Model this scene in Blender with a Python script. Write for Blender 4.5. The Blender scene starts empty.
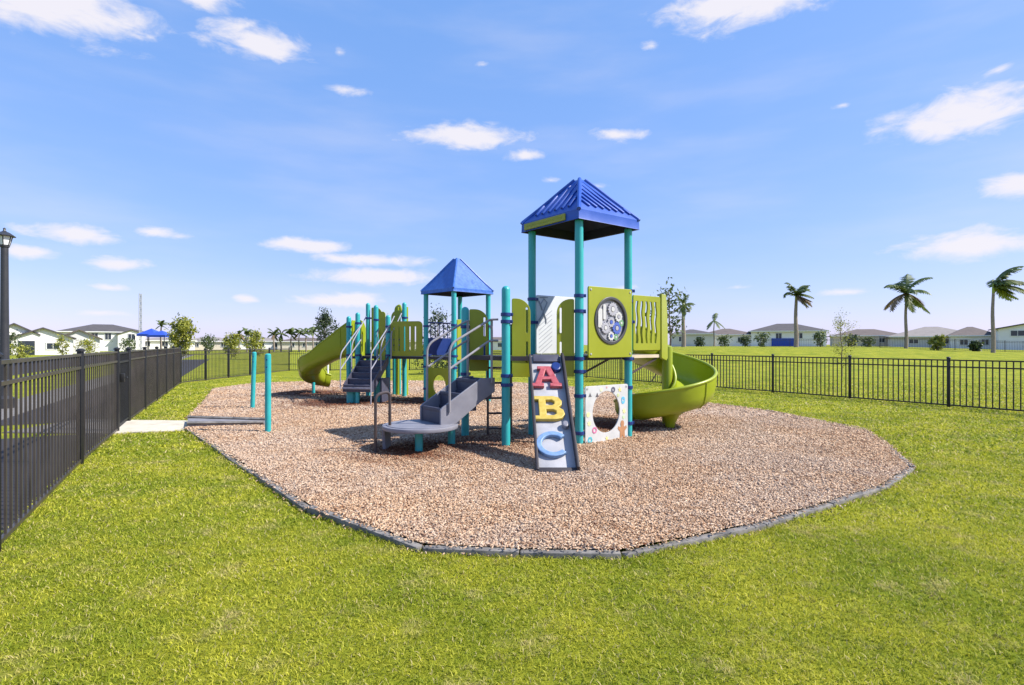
import bpy, bmesh, math, random
import numpy as np
from mathutils import Vector, Matrix, noise as mnoise

S = bpy.context.scene
COL = S.collection
R = math.radians
rnd = random.Random(11)
nrng = np.random.default_rng(5)

# ------------------------------------------------------------------ camera
FPX, CAMZ, HOR = 560.0, 1.6, 344.5          # focal length in pixels, eye height, horizon row
cam_d = bpy.data.cameras.new('camera')
cam_d.sensor_width = 36.0
cam_d.lens = FPX * 36.0 / 1024.0
cam_d.shift_y = (HOR - 342.5) / 1024.0
cam_d.clip_end = 3000.0
cam_d.clip_start = 0.05
cam = bpy.data.objects.new('camera', cam_d)
cam.location = (0, 0, CAMZ)
cam.rotation_euler = (R(90), 0, 0)
COL.objects.link(cam)
S.camera = cam

# ------------------------------------------------------------------ exposure, sun, sky
S.view_settings.view_transform = 'Standard'
S.view_settings.look = 'None'
S.view_settings.gamma = 1.0
S.view_settings.use_curve_mapping = False
S.view_settings.exposure = 0.85
S.cycles.max_bounces = 5
S.cycles.diffuse_bounces = 3
S.cycles.glossy_bounces = 2
S.cycles.transmission_bounces = 3
S.cycles.caustics_reflective = False
S.cycles.caustics_refractive = False
SUN_EL, SUN_AZ = R(45), R(97)               # azimuth clockwise from +Y (the way the camera looks)
sun_dir = Vector((math.sin(SUN_AZ) * math.cos(SUN_EL), math.cos(SUN_AZ) * math.cos(SUN_EL), math.sin(SUN_EL)))
sun_d = bpy.data.lights.new('sun', 'SUN')
sun_d.energy = 4.6
sun_d.angle = R(0.53)
sun_d.color = (1.0, 0.945, 0.86)
sun = bpy.data.objects.new('sun', sun_d)
sun.location = sun_dir * 60
sun.rotation_euler = sun_dir.to_track_quat('Z', 'Y').to_euler()
COL.objects.link(sun)

W = bpy.data.worlds.new('World')
S.world = W
W.use_nodes = True
wn, wl = W.node_tree.nodes, W.node_tree.links
wn.clear()


def wnode(kind, **kw):
    n = wn.new(kind)
    for k, v in kw.items():
        setattr(n, k, v)
    return n


def wmath(op, a, b=None, clamp=False):
    n = wn.new('ShaderNodeMath')
    n.operation = op
    n.use_clamp = clamp
    for i, v in enumerate((a, b)):
        if v is None:
            continue
        if isinstance(v, (int, float)):
            n.inputs[i].default_value = v
        else:
            wl.new(v, n.inputs[i])
    return n.outputs[0]


sky = wnode('ShaderNodeTexSky', sky_type='NISHITA', sun_disc=False)
sky.sun_elevation = SUN_EL
sky.sun_rotation = SUN_AZ
sky.altitude = 0
sky.air_density = 1.0
sky.dust_density = 0.35
sky.ozone_density = 2.2
SKY_STR = 0.1
hsv = wnode('ShaderNodeVectorMath', operation='MULTIPLY_ADD')       # deepen the blue, soften the glare at the horizon
hsv.inputs[1].default_value = (0.62, 0.445, 0.42)
hsv.inputs[2].default_value = (0.54, 1.58, 3.75)
wl.new(sky.outputs[0], hsv.inputs[0])
tc = wnode('ShaderNodeTexCoord')
sep = wnode('ShaderNodeSeparateXYZ')
wl.new(tc.outputs['Generated'], sep.inputs[0])
az = wmath('ARCTAN2', sep.outputs[0], sep.outputs[1])
el = wmath('ARCSINE', sep.outputs[2])
uv = wnode('ShaderNodeCombineXYZ')
wl.new(az, uv.inputs[0])
wl.new(el, uv.inputs[1])
# fair-weather clouds: azimuth, elevation, half width, half height (degrees), density
CLOUDS = [(-39.8, 25.5, 7.2, 2.4, 1.15), (-28.9, 28.9, 3.0, 1.5, 1.05), (-24.6, 26.2, 5.0, 1.6, 1.0), (-17.2, 26.6, 1.4, .9, .5),
          (-16.6, 23.6, 3.6, .9, .6), (-4.9, 20.4, 6.6, 1.35, 1.05), (1.6, 18.7, 3.2, .9, .75), (11.0, 20.2, 3.6, .9, .85),
          (22.6, 29.4, 8.2, 1.9, 1.1), (14.0, 27.4, 1.8, .8, .6), (38.8, 17.8, 5.6, 1.8, 1.1), (41.0, 20.3, 2.2, .7, .6),
          (42.5, 12.0, 3.6, 1.3, 1.0), (39.5, 7.9, 5.4, 1.25, 1.05), (-38.2, 8.9, 4.2, 1.0, .95), (-40.8, 7.2, 2.8, .8, .8),
          (-32.5, 9.6, 3.2, .75, .75), (-35.0, 6.7, 3.0, .75, .95), (-20.3, 9.4, 4.2, .8, 1.05), (-14.2, 8.3, 7.0, .7, 1.0),
          (-17.0, 4.3, 5.2, .9, 1.05), (-25.4, 4.2, 1.6, .6, .9), (-35.6, 4.7, 2.8, .6, .5), (8.5, 15.6, 2.4, .7, .55),
          (31.0, 4.6, 3.2, .6, .6), (11.0, 5.6, 3.4, .8, .55), (22, 5.4, 3.0, .6, .45), (-13.5, 6.7, 6.4, .95, 1.1), (30.5, 20.2, 1.6, .5, .4),
          (-36.5, 2.6, 3.5, .6, .5), (4.0, 16.3, 2.5, .7, .35), (-3.0, 26.5, 2.4, .7, .3),
          (60, 22, 9, 2.4, 1.0), (75, 10, 6, 1.4, 1.0), (110, 16, 8, 2, 1.0), (150, 25, 9, 2.5, 1.0), (-62, 18, 8, 2, 1.0),
          (-90, 9, 7, 1.5, 1.0), (-120, 24, 9, 2.6, 1.0), (-160, 12, 8, 1.8, 1.0), (55, 8, 5, 1.2, .8), (-55, 9, 5, 1.1, .8)]
field = None
for (ca, ce, rx, ry, den) in CLOUDS:
    vm = wnode('ShaderNodeVectorMath', operation='MULTIPLY_ADD')
    vm.inputs[1].default_value = (1.0 / R(rx), 1.0 / R(ry), 0)
    vm.inputs[2].default_value = (-ca / rx, -ce / ry, 0)
    wl.new(uv.outputs[0], vm.inputs[0])
    vl = wnode('ShaderNodeVectorMath', operation='LENGTH')
    wl.new(vm.outputs[0], vl.inputs[0])
    m = wmath('SUBTRACT', den, vl.outputs['Value'])
    field = m if field is None else wmath('MAXIMUM', field, m)
mp = wnode('ShaderNodeMapping')
mp.inputs['Scale'].default_value = (1.0, 2.3, 1.0)
wl.new(uv.outputs[0], mp.inputs[0])
nz = wnode('ShaderNodeTexNoise')
nz.inputs['Scale'].default_value = 17.0
nz.inputs['Detail'].default_value = 8.0
nz.inputs['Roughness'].default_value = 0.62
nz.inputs['Distortion'].default_value = 0.35
wl.new(mp.outputs[0], nz.inputs['Vector'])
dens = wmath('ADD', field, wmath('MULTIPLY', wmath('SUBTRACT', nz.outputs[0], 0.52), 1.75))
mr = wnode('ShaderNodeMapRange', interpolation_type='SMOOTHSTEP')
mr.inputs['From Min'].default_value = -0.12
mr.inputs['From Max'].default_value = 0.7
mr.inputs['To Max'].default_value = 0.92
wl.new(dens, mr.inputs['Value'])
# very thin high veil
nz2 = wnode('ShaderNodeTexNoise')
nz2.inputs['Scale'].default_value = 3.2
nz2.inputs['Detail'].default_value = 5.0
mp2 = wnode('ShaderNodeMapping')
mp2.inputs['Scale'].default_value = (0.8, 3.6, 1.0)
mp2.inputs['Rotation'].default_value = (0, 0, 0.22)
wl.new(uv.outputs[0], mp2.inputs[0])
wl.new(mp2.outputs[0], nz2.inputs['Vector'])
veil = wnode('ShaderNodeMapRange', interpolation_type='SMOOTHSTEP')
veil.inputs['From Min'].default_value = 0.40
veil.inputs['From Max'].default_value = 0.8
veil.inputs['To Max'].default_value = 0.22
wl.new(nz2.outputs[0], veil.inputs['Value'])
alpha = wmath('MAXIMUM', mr.outputs[0], veil.outputs[0])
mix = wnode('ShaderNodeMix', data_type='RGBA')
wl.new(alpha, mix.inputs['Factor'])
wl.new(hsv.outputs[0], mix.inputs[6])
mix.inputs[7].default_value = (5.25, 5.05, 5.35, 1)
bg = wnode('ShaderNodeBackground')
bg.inputs['Strength'].default_value = SKY_STR
wl.new(mix.outputs[2], bg.inputs['Color'])
wo = wnode('ShaderNodeOutputWorld')
wl.new(bg.outputs[0], wo.inputs[0])


# ------------------------------------------------------------------ helpers
def gx(px, y):
    """X of something seen at column px that stands at distance y."""
    return (px - 512.0) / FPX * y


def zat(py, y):
    return CAMZ - (py - HOR) / FPX * y


def smooth01(t):
    t = max(0.0, min(1.0, t))
    return t * t * (3 - 2 * t)


def ground_z(x, y):
    """A low grassy rise in the field beyond the right-hand fence."""
    if y < 5:
        return 0.0
    k = x / y
    side = smooth01((k - 0.12) / 0.2)
    rise = smooth01((y - 28.0) / 34.0)
    h = 1.22 - 0.62 * smooth01((k - 0.6) / 0.36)
    return side * rise * h


WORLD_POS = {}


def wpos(o):
    return WORLD_POS.get(o.name, Vector((0, 0, 0))) if o else Vector((0, 0, 0))


def tag(o, label=None, cat=None, group=None, kind=None):
    if label: o['label'] = label
    if cat: o['category'] = cat
    if group: o['group'] = group
    if kind: o['kind'] = kind
    return o


def thing(name, label, cat, loc=(0, 0, 0), group=None, rotz=0.0):
    o = bpy.data.objects.new(name, None)
    o.empty_display_size = 0.2
    o.location = loc
    o.rotation_euler = (0, 0, rotz)
    COL.objects.link(o)
    WORLD_POS[o.name] = Vector(loc)
    return tag(o, label, cat, group)


def dup(root, loc=None, rotz=None, label=None):
    r = root.copy(); COL.objects.link(r)
    if loc is not None: r.location = loc
    if rotz is not None: r.rotation_euler = (0, 0, rotz)
    if label: r['label'] = label
    for ch in list(root.children):
        c = ch.copy(); COL.objects.link(c); c.parent = r
        for g in list(ch.children):
            d = g.copy(); COL.objects.link(d); d.parent = c
    return r


class MB:
    """Collects shapes; build() links them as one mesh object."""

    def __init__(self):
        self.bm = bmesh.new()

    def box(self, c, s, m=None, bev=0.0, seg=2):
        t = bmesh.new()
        bmesh.ops.create_cube(t, size=1.0)
        bmesh.ops.scale(t, vec=s, verts=t.verts)
        if bev > 0:
            bmesh.ops.bevel(t, geom=list(t.edges), offset=bev, segments=seg, affect='EDGES', profile=0.6)
        bmesh.ops.translate(t, vec=c, verts=t.verts)
        if m is not None:
            bmesh.ops.transform(t, matrix=m, verts=t.verts)
        self._merge(t)
        return self

    def _merge(self, t):
        me = bpy.data.meshes.new('tmp')
        t.to_mesh(me); t.free()
        self.bm.from_mesh(me)
        bpy.data.meshes.remove(me)

    def tube(self, pts, r, n=10, cap=True, closed=False):
        pts = [Vector(p) for p in pts]
        rs = r if isinstance(r, (list, tuple)) else [r] * len(pts)
        N = len(pts)
        rings, ref = [], None
        for i in range(N):
            if closed:
                t = pts[(i + 1) % N] - pts[i - 1]
            else:
                t = pts[min(i + 1, N - 1)] - pts[max(i - 1, 0)]
            t.normalize()
            if ref is None:
                ref = Vector((0, 0, 1)) if abs(t.z) < 0.9 else Vector((1, 0, 0))
            a = (ref - t * ref.dot(t))
            if a.length < 1e-5:
                a = t.orthogonal()
            a.normalize()
            ref = a
            b = t.cross(a)
            rings.append([self.bm.verts.new(pts[i] + (a * math.cos(2 * math.pi * k / n) + b * math.sin(2 * math.pi * k / n)) * rs[i]) for k in range(n)])
        for i in range(N if closed else N - 1):
            A, B = rings[i], rings[(i + 1) % N]
            for k in range(n):
                self.bm.faces.new((A[k], A[(k + 1) % n], B[(k + 1) % n], B[k]))
        if cap and not closed:
            self.bm.faces.new(list(reversed(rings[0])))
            self.bm.faces.new(rings[-1])
        return self

    def lathe(self, prof, c=(0, 0, 0), n=16):
        """prof: (radius, z) from bottom to top."""
        c = Vector(c)
        rings = []
        for (r, z) in prof:
            rings.append([self.bm.verts.new(c + Vector((r * math.cos(2 * math.pi * k / n), r * math.sin(2 * math.pi * k / n), z))) for k in range(n)])
        for A, B in zip(rings, rings[1:]):
            for k in range(n):
                self.bm.faces.new((A[k], A[(k + 1) % n], B[(k + 1) % n], B[k]))
        self.bm.faces.new(list(reversed(rings[0])))
        self.bm.faces.new(rings[-1])
        return self

    def poly(self, pts):
        self.bm.faces.new([self.bm.verts.new(p) for p in pts])
        return self

    def plate(self, outline, holes=(), thick=0.03, m=None, bev=0.006):
        """A flat board cut to an outline with real holes; local x, y in the board, z through it."""
        cu = bpy.data.curves.new('tmp', 'CURVE')
        cu.dimensions = '2D'
        cu.fill_mode = 'BOTH'
        cu.extrude = max(1e-4, thick / 2 - bev)
        cu.bevel_depth = bev
        cu.bevel_resolution = 1
        cu.offset = -bev
        for loop in [outline] + list(holes):
            sp = cu.splines.new('POLY')
            sp.points.add(len(loop) - 1)
            for p, (x, y) in zip(sp.points, loop):
                p.co = (x, y, 0, 1)
            sp.use_cyclic_u = True
        o = bpy.data.objects.new('tmp', cu)
        COL.objects.link(o)
        dg = bpy.context.evaluated_depsgraph_get()
        me = bpy.data.meshes.new_from_object(o.evaluated_get(dg))
        if m is not None:
            me.transform(m)
        self.bm.from_mesh(me)
        bpy.data.objects.remove(o)
        bpy.data.curves.remove(cu)
        bpy.data.meshes.remove(me)
        return self

    def build(self, name, mat, parent=None, smooth=35.0, weld=False):
        if weld:
            bmesh.ops.remove_doubles(self.bm, verts=self.bm.verts, dist=1e-4)
        bmesh.ops.recalc_face_normals(self.bm, faces=self.bm.faces)
        off = wpos(parent)
        if off.length > 0:
            bmesh.ops.translate(self.bm, vec=-off, verts=self.bm.verts)
        me = bpy.data.meshes.new(name)
        self.bm.to_mesh(me); self.bm.free()
        if smooth:
            me.polygons.foreach_set('use_smooth', [True] * len(me.polygons))
            me.set_sharp_from_angle(angle=R(smooth))
        for mm in (mat if isinstance(mat, (list, tuple)) else [mat]):
            me.materials.append(mm)
        o = bpy.data.objects.new(name, me)
        COL.objects.link(o)
        if parent:
            o.parent = parent
        WORLD_POS[o.name] = off.copy()
        return o


def frame(p0, p1, z=0.0, out=0.0):
    """Board frame: x along p0 -> p1, y up, z outward; origin p0 at height z."""
    d = Vector((p1[0] - p0[0], p1[1] - p0[1], 0)).normalized()
    u = Vector((0, 0, 1))
    n = d.cross(u)
    o = Vector((p0[0], p0[1], z)) + n * out
    return Matrix(((d.x, u.x, n.x, o.x), (d.y, u.y, n.y, o.y), (d.z, u.z, n.z, o.z), (0, 0, 0, 1)))


def rrect(x0, y0, x1, y1, r=0.03, n=4, corners='abcd'):
    """Rounded rectangle; corner letters: a lower left, b lower right, c upper right, d upper left."""
    out = []
    rr = r if isinstance(r, dict) else {k: r for k in 'abcd'}
    for key, cx, cy, sx, sy, a0 in (('a', x0, y0, 1, 1, 180), ('b', x1, y0, -1, 1, 270), ('c', x1, y1, -1, -1, 0), ('d', x0, y1, 1, -1, 90)):
        q = rr.get(key, 0.0)
        if q < 1e-4:
            out.append((cx, cy)); continue
        for i in range(n + 1):
            a = R(a0 + 90 * i / n)
            out.append((cx + sx * q + q * math.cos(a), cy + sy * q + q * math.sin(a)))
    return out


def circ(cx, cy, r, n=32, ry=None):
    ry = ry or r
    return [(cx + r * math.cos(2 * math.pi * k / n), cy + ry * math.sin(2 * math.pi * k / n)) for k in range(n)]


def catmull(pts, k=6):
    P = [Vector(p) for p in pts]
    P = [P[0] * 2 - P[1]] + P + [P[-1] * 2 - P[-2]]
    out = []
    for i in range(1, len(P) - 2):
        for j in range(k):
            t = j / k
            a, b, c, d = P[i - 1], P[i], P[i + 1], P[i + 2]
            out.append(0.5 * ((2 * b) + (c - a) * t + (2 * a - 5 * b + 4 * c - d) * t * t + (3 * b - a - 3 * c + d) * t ** 3))
    out.append(P[-2])
    return out


def bend(pts, r=0.12, k=5):
    """Polyline with rounded corners."""
    P = [Vector(p) for p in pts]
    out = [P[0]]
    for a, b, c in zip(P, P[1:], P[2:]):
        q = min(r, (a - b).length * 0.45, (c - b).length * 0.45)
        s, e = b + (a - b).normalized() * q, b + (c - b).normalized() * q
        for i in range(k + 1):
            t = i / k
            out.append(s * (1 - t) ** 2 + b * 2 * t * (1 - t) + e * t * t)
    out.append(P[-1])
    return out


# ------------------------------------------------------------------ materials
def newmat(name):
    m = bpy.data.materials.new(name)
    m.use_nodes = True
    nt = m.node_tree
    b = nt.nodes['Principled BSDF']
    return m, nt.nodes, nt.links, b


def solid(name, col, rough=0.5, metal=0.0, var=0.12, scale=6.0, bump=0.0, bscale=60.0, spec=0.5, coat=0.0, wear=None):
    m, N, L, b = newmat(name)
    b.inputs['Roughness'].default_value = rough
    b.inputs['Metallic'].default_value = metal
    b.inputs['Specular IOR Level'].default_value = spec
    b.inputs['Coat Weight'].default_value = coat
    tcn = N.new('ShaderNodeTexCoord')
    nz = N.new('ShaderNodeTexNoise')
    nz.inputs['Scale'].default_value = scale
    nz.inputs['Detail'].default_value = 6
    nz.inputs['Roughness'].default_value = 0.6
    L.new(tcn.outputs['Object'], nz.inputs['Vector'])
    cr = N.new('ShaderNodeValToRGB')
    d = [max(0, c * (1 - var)) for c in col]
    l = [min(1, c * (1 + var)) for c in col]
    if wear:
        l = [c * (1 - var) + w * var for c, w in zip(col, wear)]
    cr.color_ramp.elements[0].color = (*d, 1)
    cr.color_ramp.elements[1].color = (*l, 1)
    cr.color_ramp.elements[0].position = 0.3
    cr.color_ramp.elements[1].position = 0.72
    L.new(nz.outputs[0], cr.inputs[0])
    L.new(cr.outputs[0], b.inputs['Base Color'])
    rr = N.new('ShaderNodeMapRange')
    rr.inputs['To Min'].default_value = max(0.02, rough - 0.1)
    rr.inputs['To Max'].default_value = min(1, rough + 0.12)
    L.new(nz.outputs[0], rr.inputs[0])
    L.new(rr.outputs[0], b.inputs['Roughness'])
    if bump > 0:
        n2 = N.new('ShaderNodeTexNoise')
        n2.inputs['Scale'].default_value = bscale
        n2.inputs['Detail'].default_value = 3
        L.new(tcn.outputs['Object'], n2.inputs['Vector'])
        bp = N.new('ShaderNodeBump')
        bp.inputs['Strength'].default_value = bump
        bp.inputs['Distance'].default_value = 0.01
        L.new(n2.outputs[0], bp.inputs['Height'])
        L.new(bp.outputs[0], b.inputs['Normal'])
    return m


M = {}
M['teal'] = solid('teal_paint', (0.018, 0.36, 0.37), 0.38, var=0.12, scale=3, wear=(0.2, 0.45, 0.45))
M['navy'] = solid('navy_plastic', (0.008, 0.03, 0.16), 0.4)
M['lime'] = solid('lime_board', (0.27, 0.30, 0.006), 0.42, var=0.10, scale=2.2, wear=(0.4, 0.41, 0.08))
M['slide'] = solid('slide_plastic', (0.27, 0.335, 0.008), 0.38, var=0.12, scale=2.0, wear=(0.36, 0.38, 0.06), bump=0.03, bscale=25)
M['blue'] = solid('roof_blue', (0.008, 0.070, 0.40), 0.40, var=0.16, scale=2.5, wear=(0.07, 0.14, 0.46), bump=0.05, bscale=140)
M['blue_mid'] = solid('hood_blue', (0.010, 0.095, 0.42), 0.42, var=0.25, scale=9, wear=(0.10, 0.24, 0.56), bump=0.25, bscale=22)
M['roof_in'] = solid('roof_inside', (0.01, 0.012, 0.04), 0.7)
M['grey'] = solid('grey_plastic', (0.20, 0.20, 0.24), 0.5, var=0.15, scale=5, wear=(0.34, 0.33, 0.34), bump=0.05)
M['dark_step'] = solid('dark_step_plastic', (0.055, 0.055, 0.085), 0.55, var=0.2, scale=8)
M['deck'] = solid('deck_coating', (0.03, 0.025, 0.03), 0.6)
M['pipe'] = solid('grey_pipe', (0.24, 0.23, 0.25), 0.35, var=0.15)
M['brown_pipe'] = solid('brown_pipe', (0.055, 0.04, 0.04), 0.4, var=0.2)
M['light_pipe'] = solid('pale_pipe', (0.27, 0.27, 0.32), 0.35, var=0.1)
M['white_board'] = solid('white_board', (0.52, 0.53, 0.52), 0.4, var=0.08)
M['letter_red'] = solid('red_letter', (0.40, 0.05, 0.07), 0.5, var=0.25, scale=14, wear=(.6, .3, .3))
M['letter_yellow'] = solid('yellow_letter', (0.54, 0.385, 0.045), 0.5, var=0.22, scale=14, wear=(.7, .6, .3))
M['letter_blue'] = solid('blue_letter', (0.14, 0.27, 0.50), 0.5, var=0.25, scale=14, wear=(.4, .5, .65))
M['line_grey'] = solid('grey_print', (0.34, 0.36, 0.40), 0.6)
M['black_metal'] = solid('black_fence_paint', (0.010, 0.010, 0.011), 0.48, var=0.25, scale=3)
M['picket_paint'] = solid('picket_paint', (0.048, 0.040, 0.035), 0.36, var=0.35, scale=2)
M['concrete'] = solid('concrete', (0.52, 0.465, 0.365), 0.9, var=0.22, scale=3.2, bump=0.15, bscale=90)
M['grey_concrete'] = solid('grey_concrete', (0.15, 0.14, 0.13), 0.9, var=0.25, scale=4, bump=0.2)
M['asphalt'] = solid('asphalt', (0.022, 0.020, 0.024), 0.9, var=0.2, scale=2, bump=0.2, bscale=120)
M['timber'] = solid('border_plastic', (0.13, 0.125, 0.125), 0.75, var=0.45, scale=7, wear=(0.42, 0.38, 0.33), bump=0.2, bscale=50)
M['ramp'] = solid('ramp_rubber', (0.19, 0.185, 0.20), 0.75, var=0.3, scale=7, bump=0.2)
M['stucco'] = solid('white_stucco', (0.80, 0.78, 0.75), 0.9, var=0.06, scale=0.6)
M['stucco_grey'] = solid('grey_stucco', (0.60, 0.59, 0.58), 0.9, var=0.06, scale=0.6)
M['stucco_tan'] = solid('tan_stucco', (0.58, 0.52, 0.44), 0.9, var=0.06, scale=0.6)
M['tile'] = solid('roof_tile_grey', (0.075, 0.068, 0.07), 0.85, var=0.2, scale=1.2, bump=0.3, bscale=6)
M['tile_brown'] = solid('roof_tile_brown', (0.12, 0.095, 0.085), 0.85, var=0.2, scale=1.2, bump=0.3, bscale=6)
M['tile_pale'] = solid('roof_tile_pale', (0.23, 0.205, 0.19), 0.85, var=0.15, scale=1.2, bump=0.3, bscale=6)
M['glass'] = solid('dark_glass', (0.03, 0.04, 0.055), 0.08, var=0.2, scale=0.8)
M['white_trim'] = solid('white_trim', (0.75, 0.75, 0.74), 0.5, var=0.04)
M['blue_fabric'] = solid('blue_fabric', (0.02, 0.07, 0.42), 0.8, var=0.12)
M['galv'] = solid('galvanised_steel', (0.42, 0.43, 0.45), 0.45, metal=0.5)
M['lamp_glass'] = solid('lamp_glass', (0.78, 0.8, 0.82), 0.2, var=0.05)
M['lamp_black'] = solid('lamp_paint', (0.03, 0.03, 0.034), 0.4)
M['bark'] = solid('bark', (0.16, 0.12, 0.09), 0.9, var=0.3, scale=14, bump=0.4, bscale=40)
M['palm_bark'] = solid('palm_bark', (0.27, 0.22, 0.18), 0.9, var=0.25, scale=5, bump=0.4, bscale=12)
M['stake'] = solid('stake_wood', (0.34, 0.25, 0.16), 0.85, var=0.2)
M['gear_grey'] = solid('gear_grey', (0.36, 0.36, 0.40), 0.35)
M['gear_pale'] = solid('gear_pale', (0.52, 0.52, 0.51), 0.35)
M['gear_blue'] = solid('gear_blue', (0.07, 0.12, 0.42), 0.35)
M['gear_green'] = solid('gear_green', (0.16, 0.34, 0.16), 0.4)
M['window_back'] = solid('window_backing', (0.30, 0.30, 0.33), 0.3, var=0.1)
M['black_rim'] = solid('dark_rim', (0.05, 0.05, 0.055), 0.4)


def leaf_mat(name, c0, c1, c2):
    m, N, L, b = newmat(name)
    b.inputs['Roughness'].default_value = 0.55
    at = N.new('ShaderNodeAttribute'); at.attribute_name = 'tint'
    cr = N.new('ShaderNodeValToRGB')
    cr.color_ramp.elements[0].color = (*c0, 1)
    cr.color_ramp.elements[1].color = (*c2, 1)
    e = cr.color_ramp.elements.new(0.5); e.color = (*c1, 1)
    L.new(at.outputs['Fac'], cr.inputs[0])
    L.new(cr.outputs[0], b.inputs['Base Color'])
    tr = N.new('ShaderNodeBsdfTranslucent')
    L.new(cr.outputs[0], tr.inputs[0])
    mx = N.new('ShaderNodeMixShader'); mx.inputs[0].default_value = 0.3
    out = N['Material Output']
    L.new(b.outputs[0], mx.inputs[1]); L.new(tr.outputs[0], mx.inputs[2]); L.new(mx.outputs[0], out.inputs[0])
    return m


M['leaf_yellow'] = leaf_mat('leaf_yellow_green', (0.11, 0.14, 0.02), (0.27, 0.29, 0.035), (0.44, 0.42, 0.06))
M['leaf_mid'] = leaf_mat('leaf_mid_green', (0.03, 0.06, 0.015), (0.07, 0.11, 0.03), (0.14, 0.17, 0.05))
M['leaf_dark'] = leaf_mat('leaf_dark_green', (0.015, 0.035, 0.015), (0.035, 0.065, 0.022), (0.08, 0.11, 0.04))
M['palm_leaf'] = leaf_mat('palm_leaf', (0.05, 0.085, 0.025), (0.11, 0.16, 0.04), (0.24, 0.27, 0.09))
M['palm_dry'] = leaf_mat('palm_dry_leaf', (0.12, 0.08, 0.04), (0.2, 0.14, 0.08), (0.28, 0.2, 0.12))


def patch_nodes(N, L):
    """Shared large-scale lawn variation in world metres: returns (fine patch, dry patch) factors."""
    geo = N.new('ShaderNodeNewGeometry')
    a = N.new('ShaderNodeTexNoise'); a.inputs['Scale'].default_value = 0.9; a.inputs['Detail'].default_value = 5; a.inputs['Roughness'].default_value = 0.65
    b = N.new('ShaderNodeTexNoise'); b.inputs['Scale'].default_value = 2.6; b.inputs['Detail'].default_value = 6; b.inputs['Roughness'].default_value = 0.7
    L.new(geo.outputs['Position'], a.inputs['Vector'])
    L.new(geo.outputs['Position'], b.inputs['Vector'])
    return a.outputs[0], b.outputs[0], geo


def mixc(N, L, fac, c0, c1):
    mx = N.new('ShaderNodeMix'); mx.data_type = 'RGBA'
    for s, v in ((0, fac), (6, c0), (7, c1)):
        if isinstance(v, (tuple, list)):
            mx.inputs[s].default_value = (*v, 1)
        elif isinstance(v, (int, float)):
            mx.inputs[s].default_value = v
        else:
            L.new(v, mx.inputs[s])
    return mx.outputs[2]


def rng(N, L, v, a, b, lo=0.0, hi=1.0):
    r = N.new('ShaderNodeMapRange'); r.interpolation_type = 'SMOOTHSTEP'
    r.inputs['From Min'].default_value = a; r.inputs['From Max'].default_value = b
    r.inputs['To Min'].default_value = lo; r.inputs['To Max'].default_value = hi
    L.new(v, r.inputs[0])
    return r.outputs[0]


G_GREEN, G_LIME, G_DRY = (0.265, 0.325, 0.018), (0.56, 0.54, 0.042), (0.60, 0.49, 0.22)


def lawn_mat():
    m, N, L, b = newmat('lawn')
    b.inputs['Roughness'].default_value = 0.95
    b.inputs['Specular IOR Level'].default_value = 0.1
    p, q, geo = patch_nodes(N, L)
    c = mixc(N, L, rng(N, L, p, 0.35, 0.65), G_GREEN, G_LIME)
    c = mixc(N, L, rng(N, L, q, 0.54, 0.72, 0, 0.5), c, G_DRY)
    f = N.new('ShaderNodeTexNoise'); f.inputs['Scale'].default_value = 70; f.inputs['Detail'].default_value = 6; f.inputs['Roughness'].default_value = 0.75
    L.new(geo.outputs['Position'], f.inputs['Vector'])
    c = mixc(N, L, rng(N, L, f.outputs[0], 0.40, 0.56, 0.5, 0), c, (0.13, 0.15, 0.012))
    c = mixc(N, L, rng(N, L, f.outputs[0], 0.55, 0.72, 0, 0.55), c, (0.44, 0.45, 0.03))
    c = mixc(N, L, 0.52, c, (0.07, 0.09, 0.008))
    L.new(c, b.inputs['Base Color'])
    bp = N.new('ShaderNodeBump'); bp.inputs['Strength'].default_value = 0.7; bp.inputs['Distance'].default_value = 0.03
    L.new(f.outputs[0], bp.inputs['Height']); L.new(bp.outputs[0], b.inputs['Normal'])
    return m


def blade_mat():
    m, N, L, b = newmat('grass_blade')
    b.inputs['Roughness'].default_value = 0.6
    b.inputs['Specular IOR Level'].default_value = 0.25
    p, q, geo = patch_nodes(N, L)
    at = N.new('ShaderNodeAttribute'); at.attribute_name = 'tint'
    c = mixc(N, L, rng(N, L, p, 0.35, 0.65), G_GREEN, G_LIME)
    c2 = mixc(N, L, rng(N, L, at.outputs['Fac'], 0.0, 0.55), (0.165, 0.215, 0.013), c)
    c3 = mixc(N, L, rng(N, L, at.outputs['Fac'], 0.45, 0.85, 0, 0.8), c2, (0.52, 0.50, 0.06))
    c4 = mixc(N, L, rng(N, L, at.outputs['Fac'], 0.9, 0.94), c3, (0.56, 0.47, 0.22))
    c5 = mixc(N, L, rng(N, L, q, 0.52, 0.68, 0, 0.65), c4, G_DRY)
    w = N.new('ShaderNodeTexNoise'); w.inputs['Scale'].default_value = 5.5; w.inputs['Detail'].default_value = 4; w.inputs['Roughness'].default_value = 0.7
    L.new(geo.outputs['Position'], w.inputs['Vector'])
    c5 = mixc(N, L, rng(N, L, w.outputs[0], 0.59, 0.70, 0, 0.7), c5, (0.20, 0.145, 0.08))
    c5 = mixc(N, L, rng(N, L, w.outputs[0], 0.44, 0.34, 0, 0.5), c5, (0.17, 0.24, 0.015))
    L.new(c5, b.inputs['Base Color'])
    tr = N.new('ShaderNodeBsdfTranslucent'); L.new(c5, tr.inputs[0])
    mx = N.new('ShaderNodeMixShader'); mx.inputs[0].default_value = 0.4
    L.new(b.outputs[0], mx.inputs[1]); L.new(tr.outputs[0], mx.inputs[2])
    L.new(mx.outputs[0], N['Material Output'].inputs[0])
    return m


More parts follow.
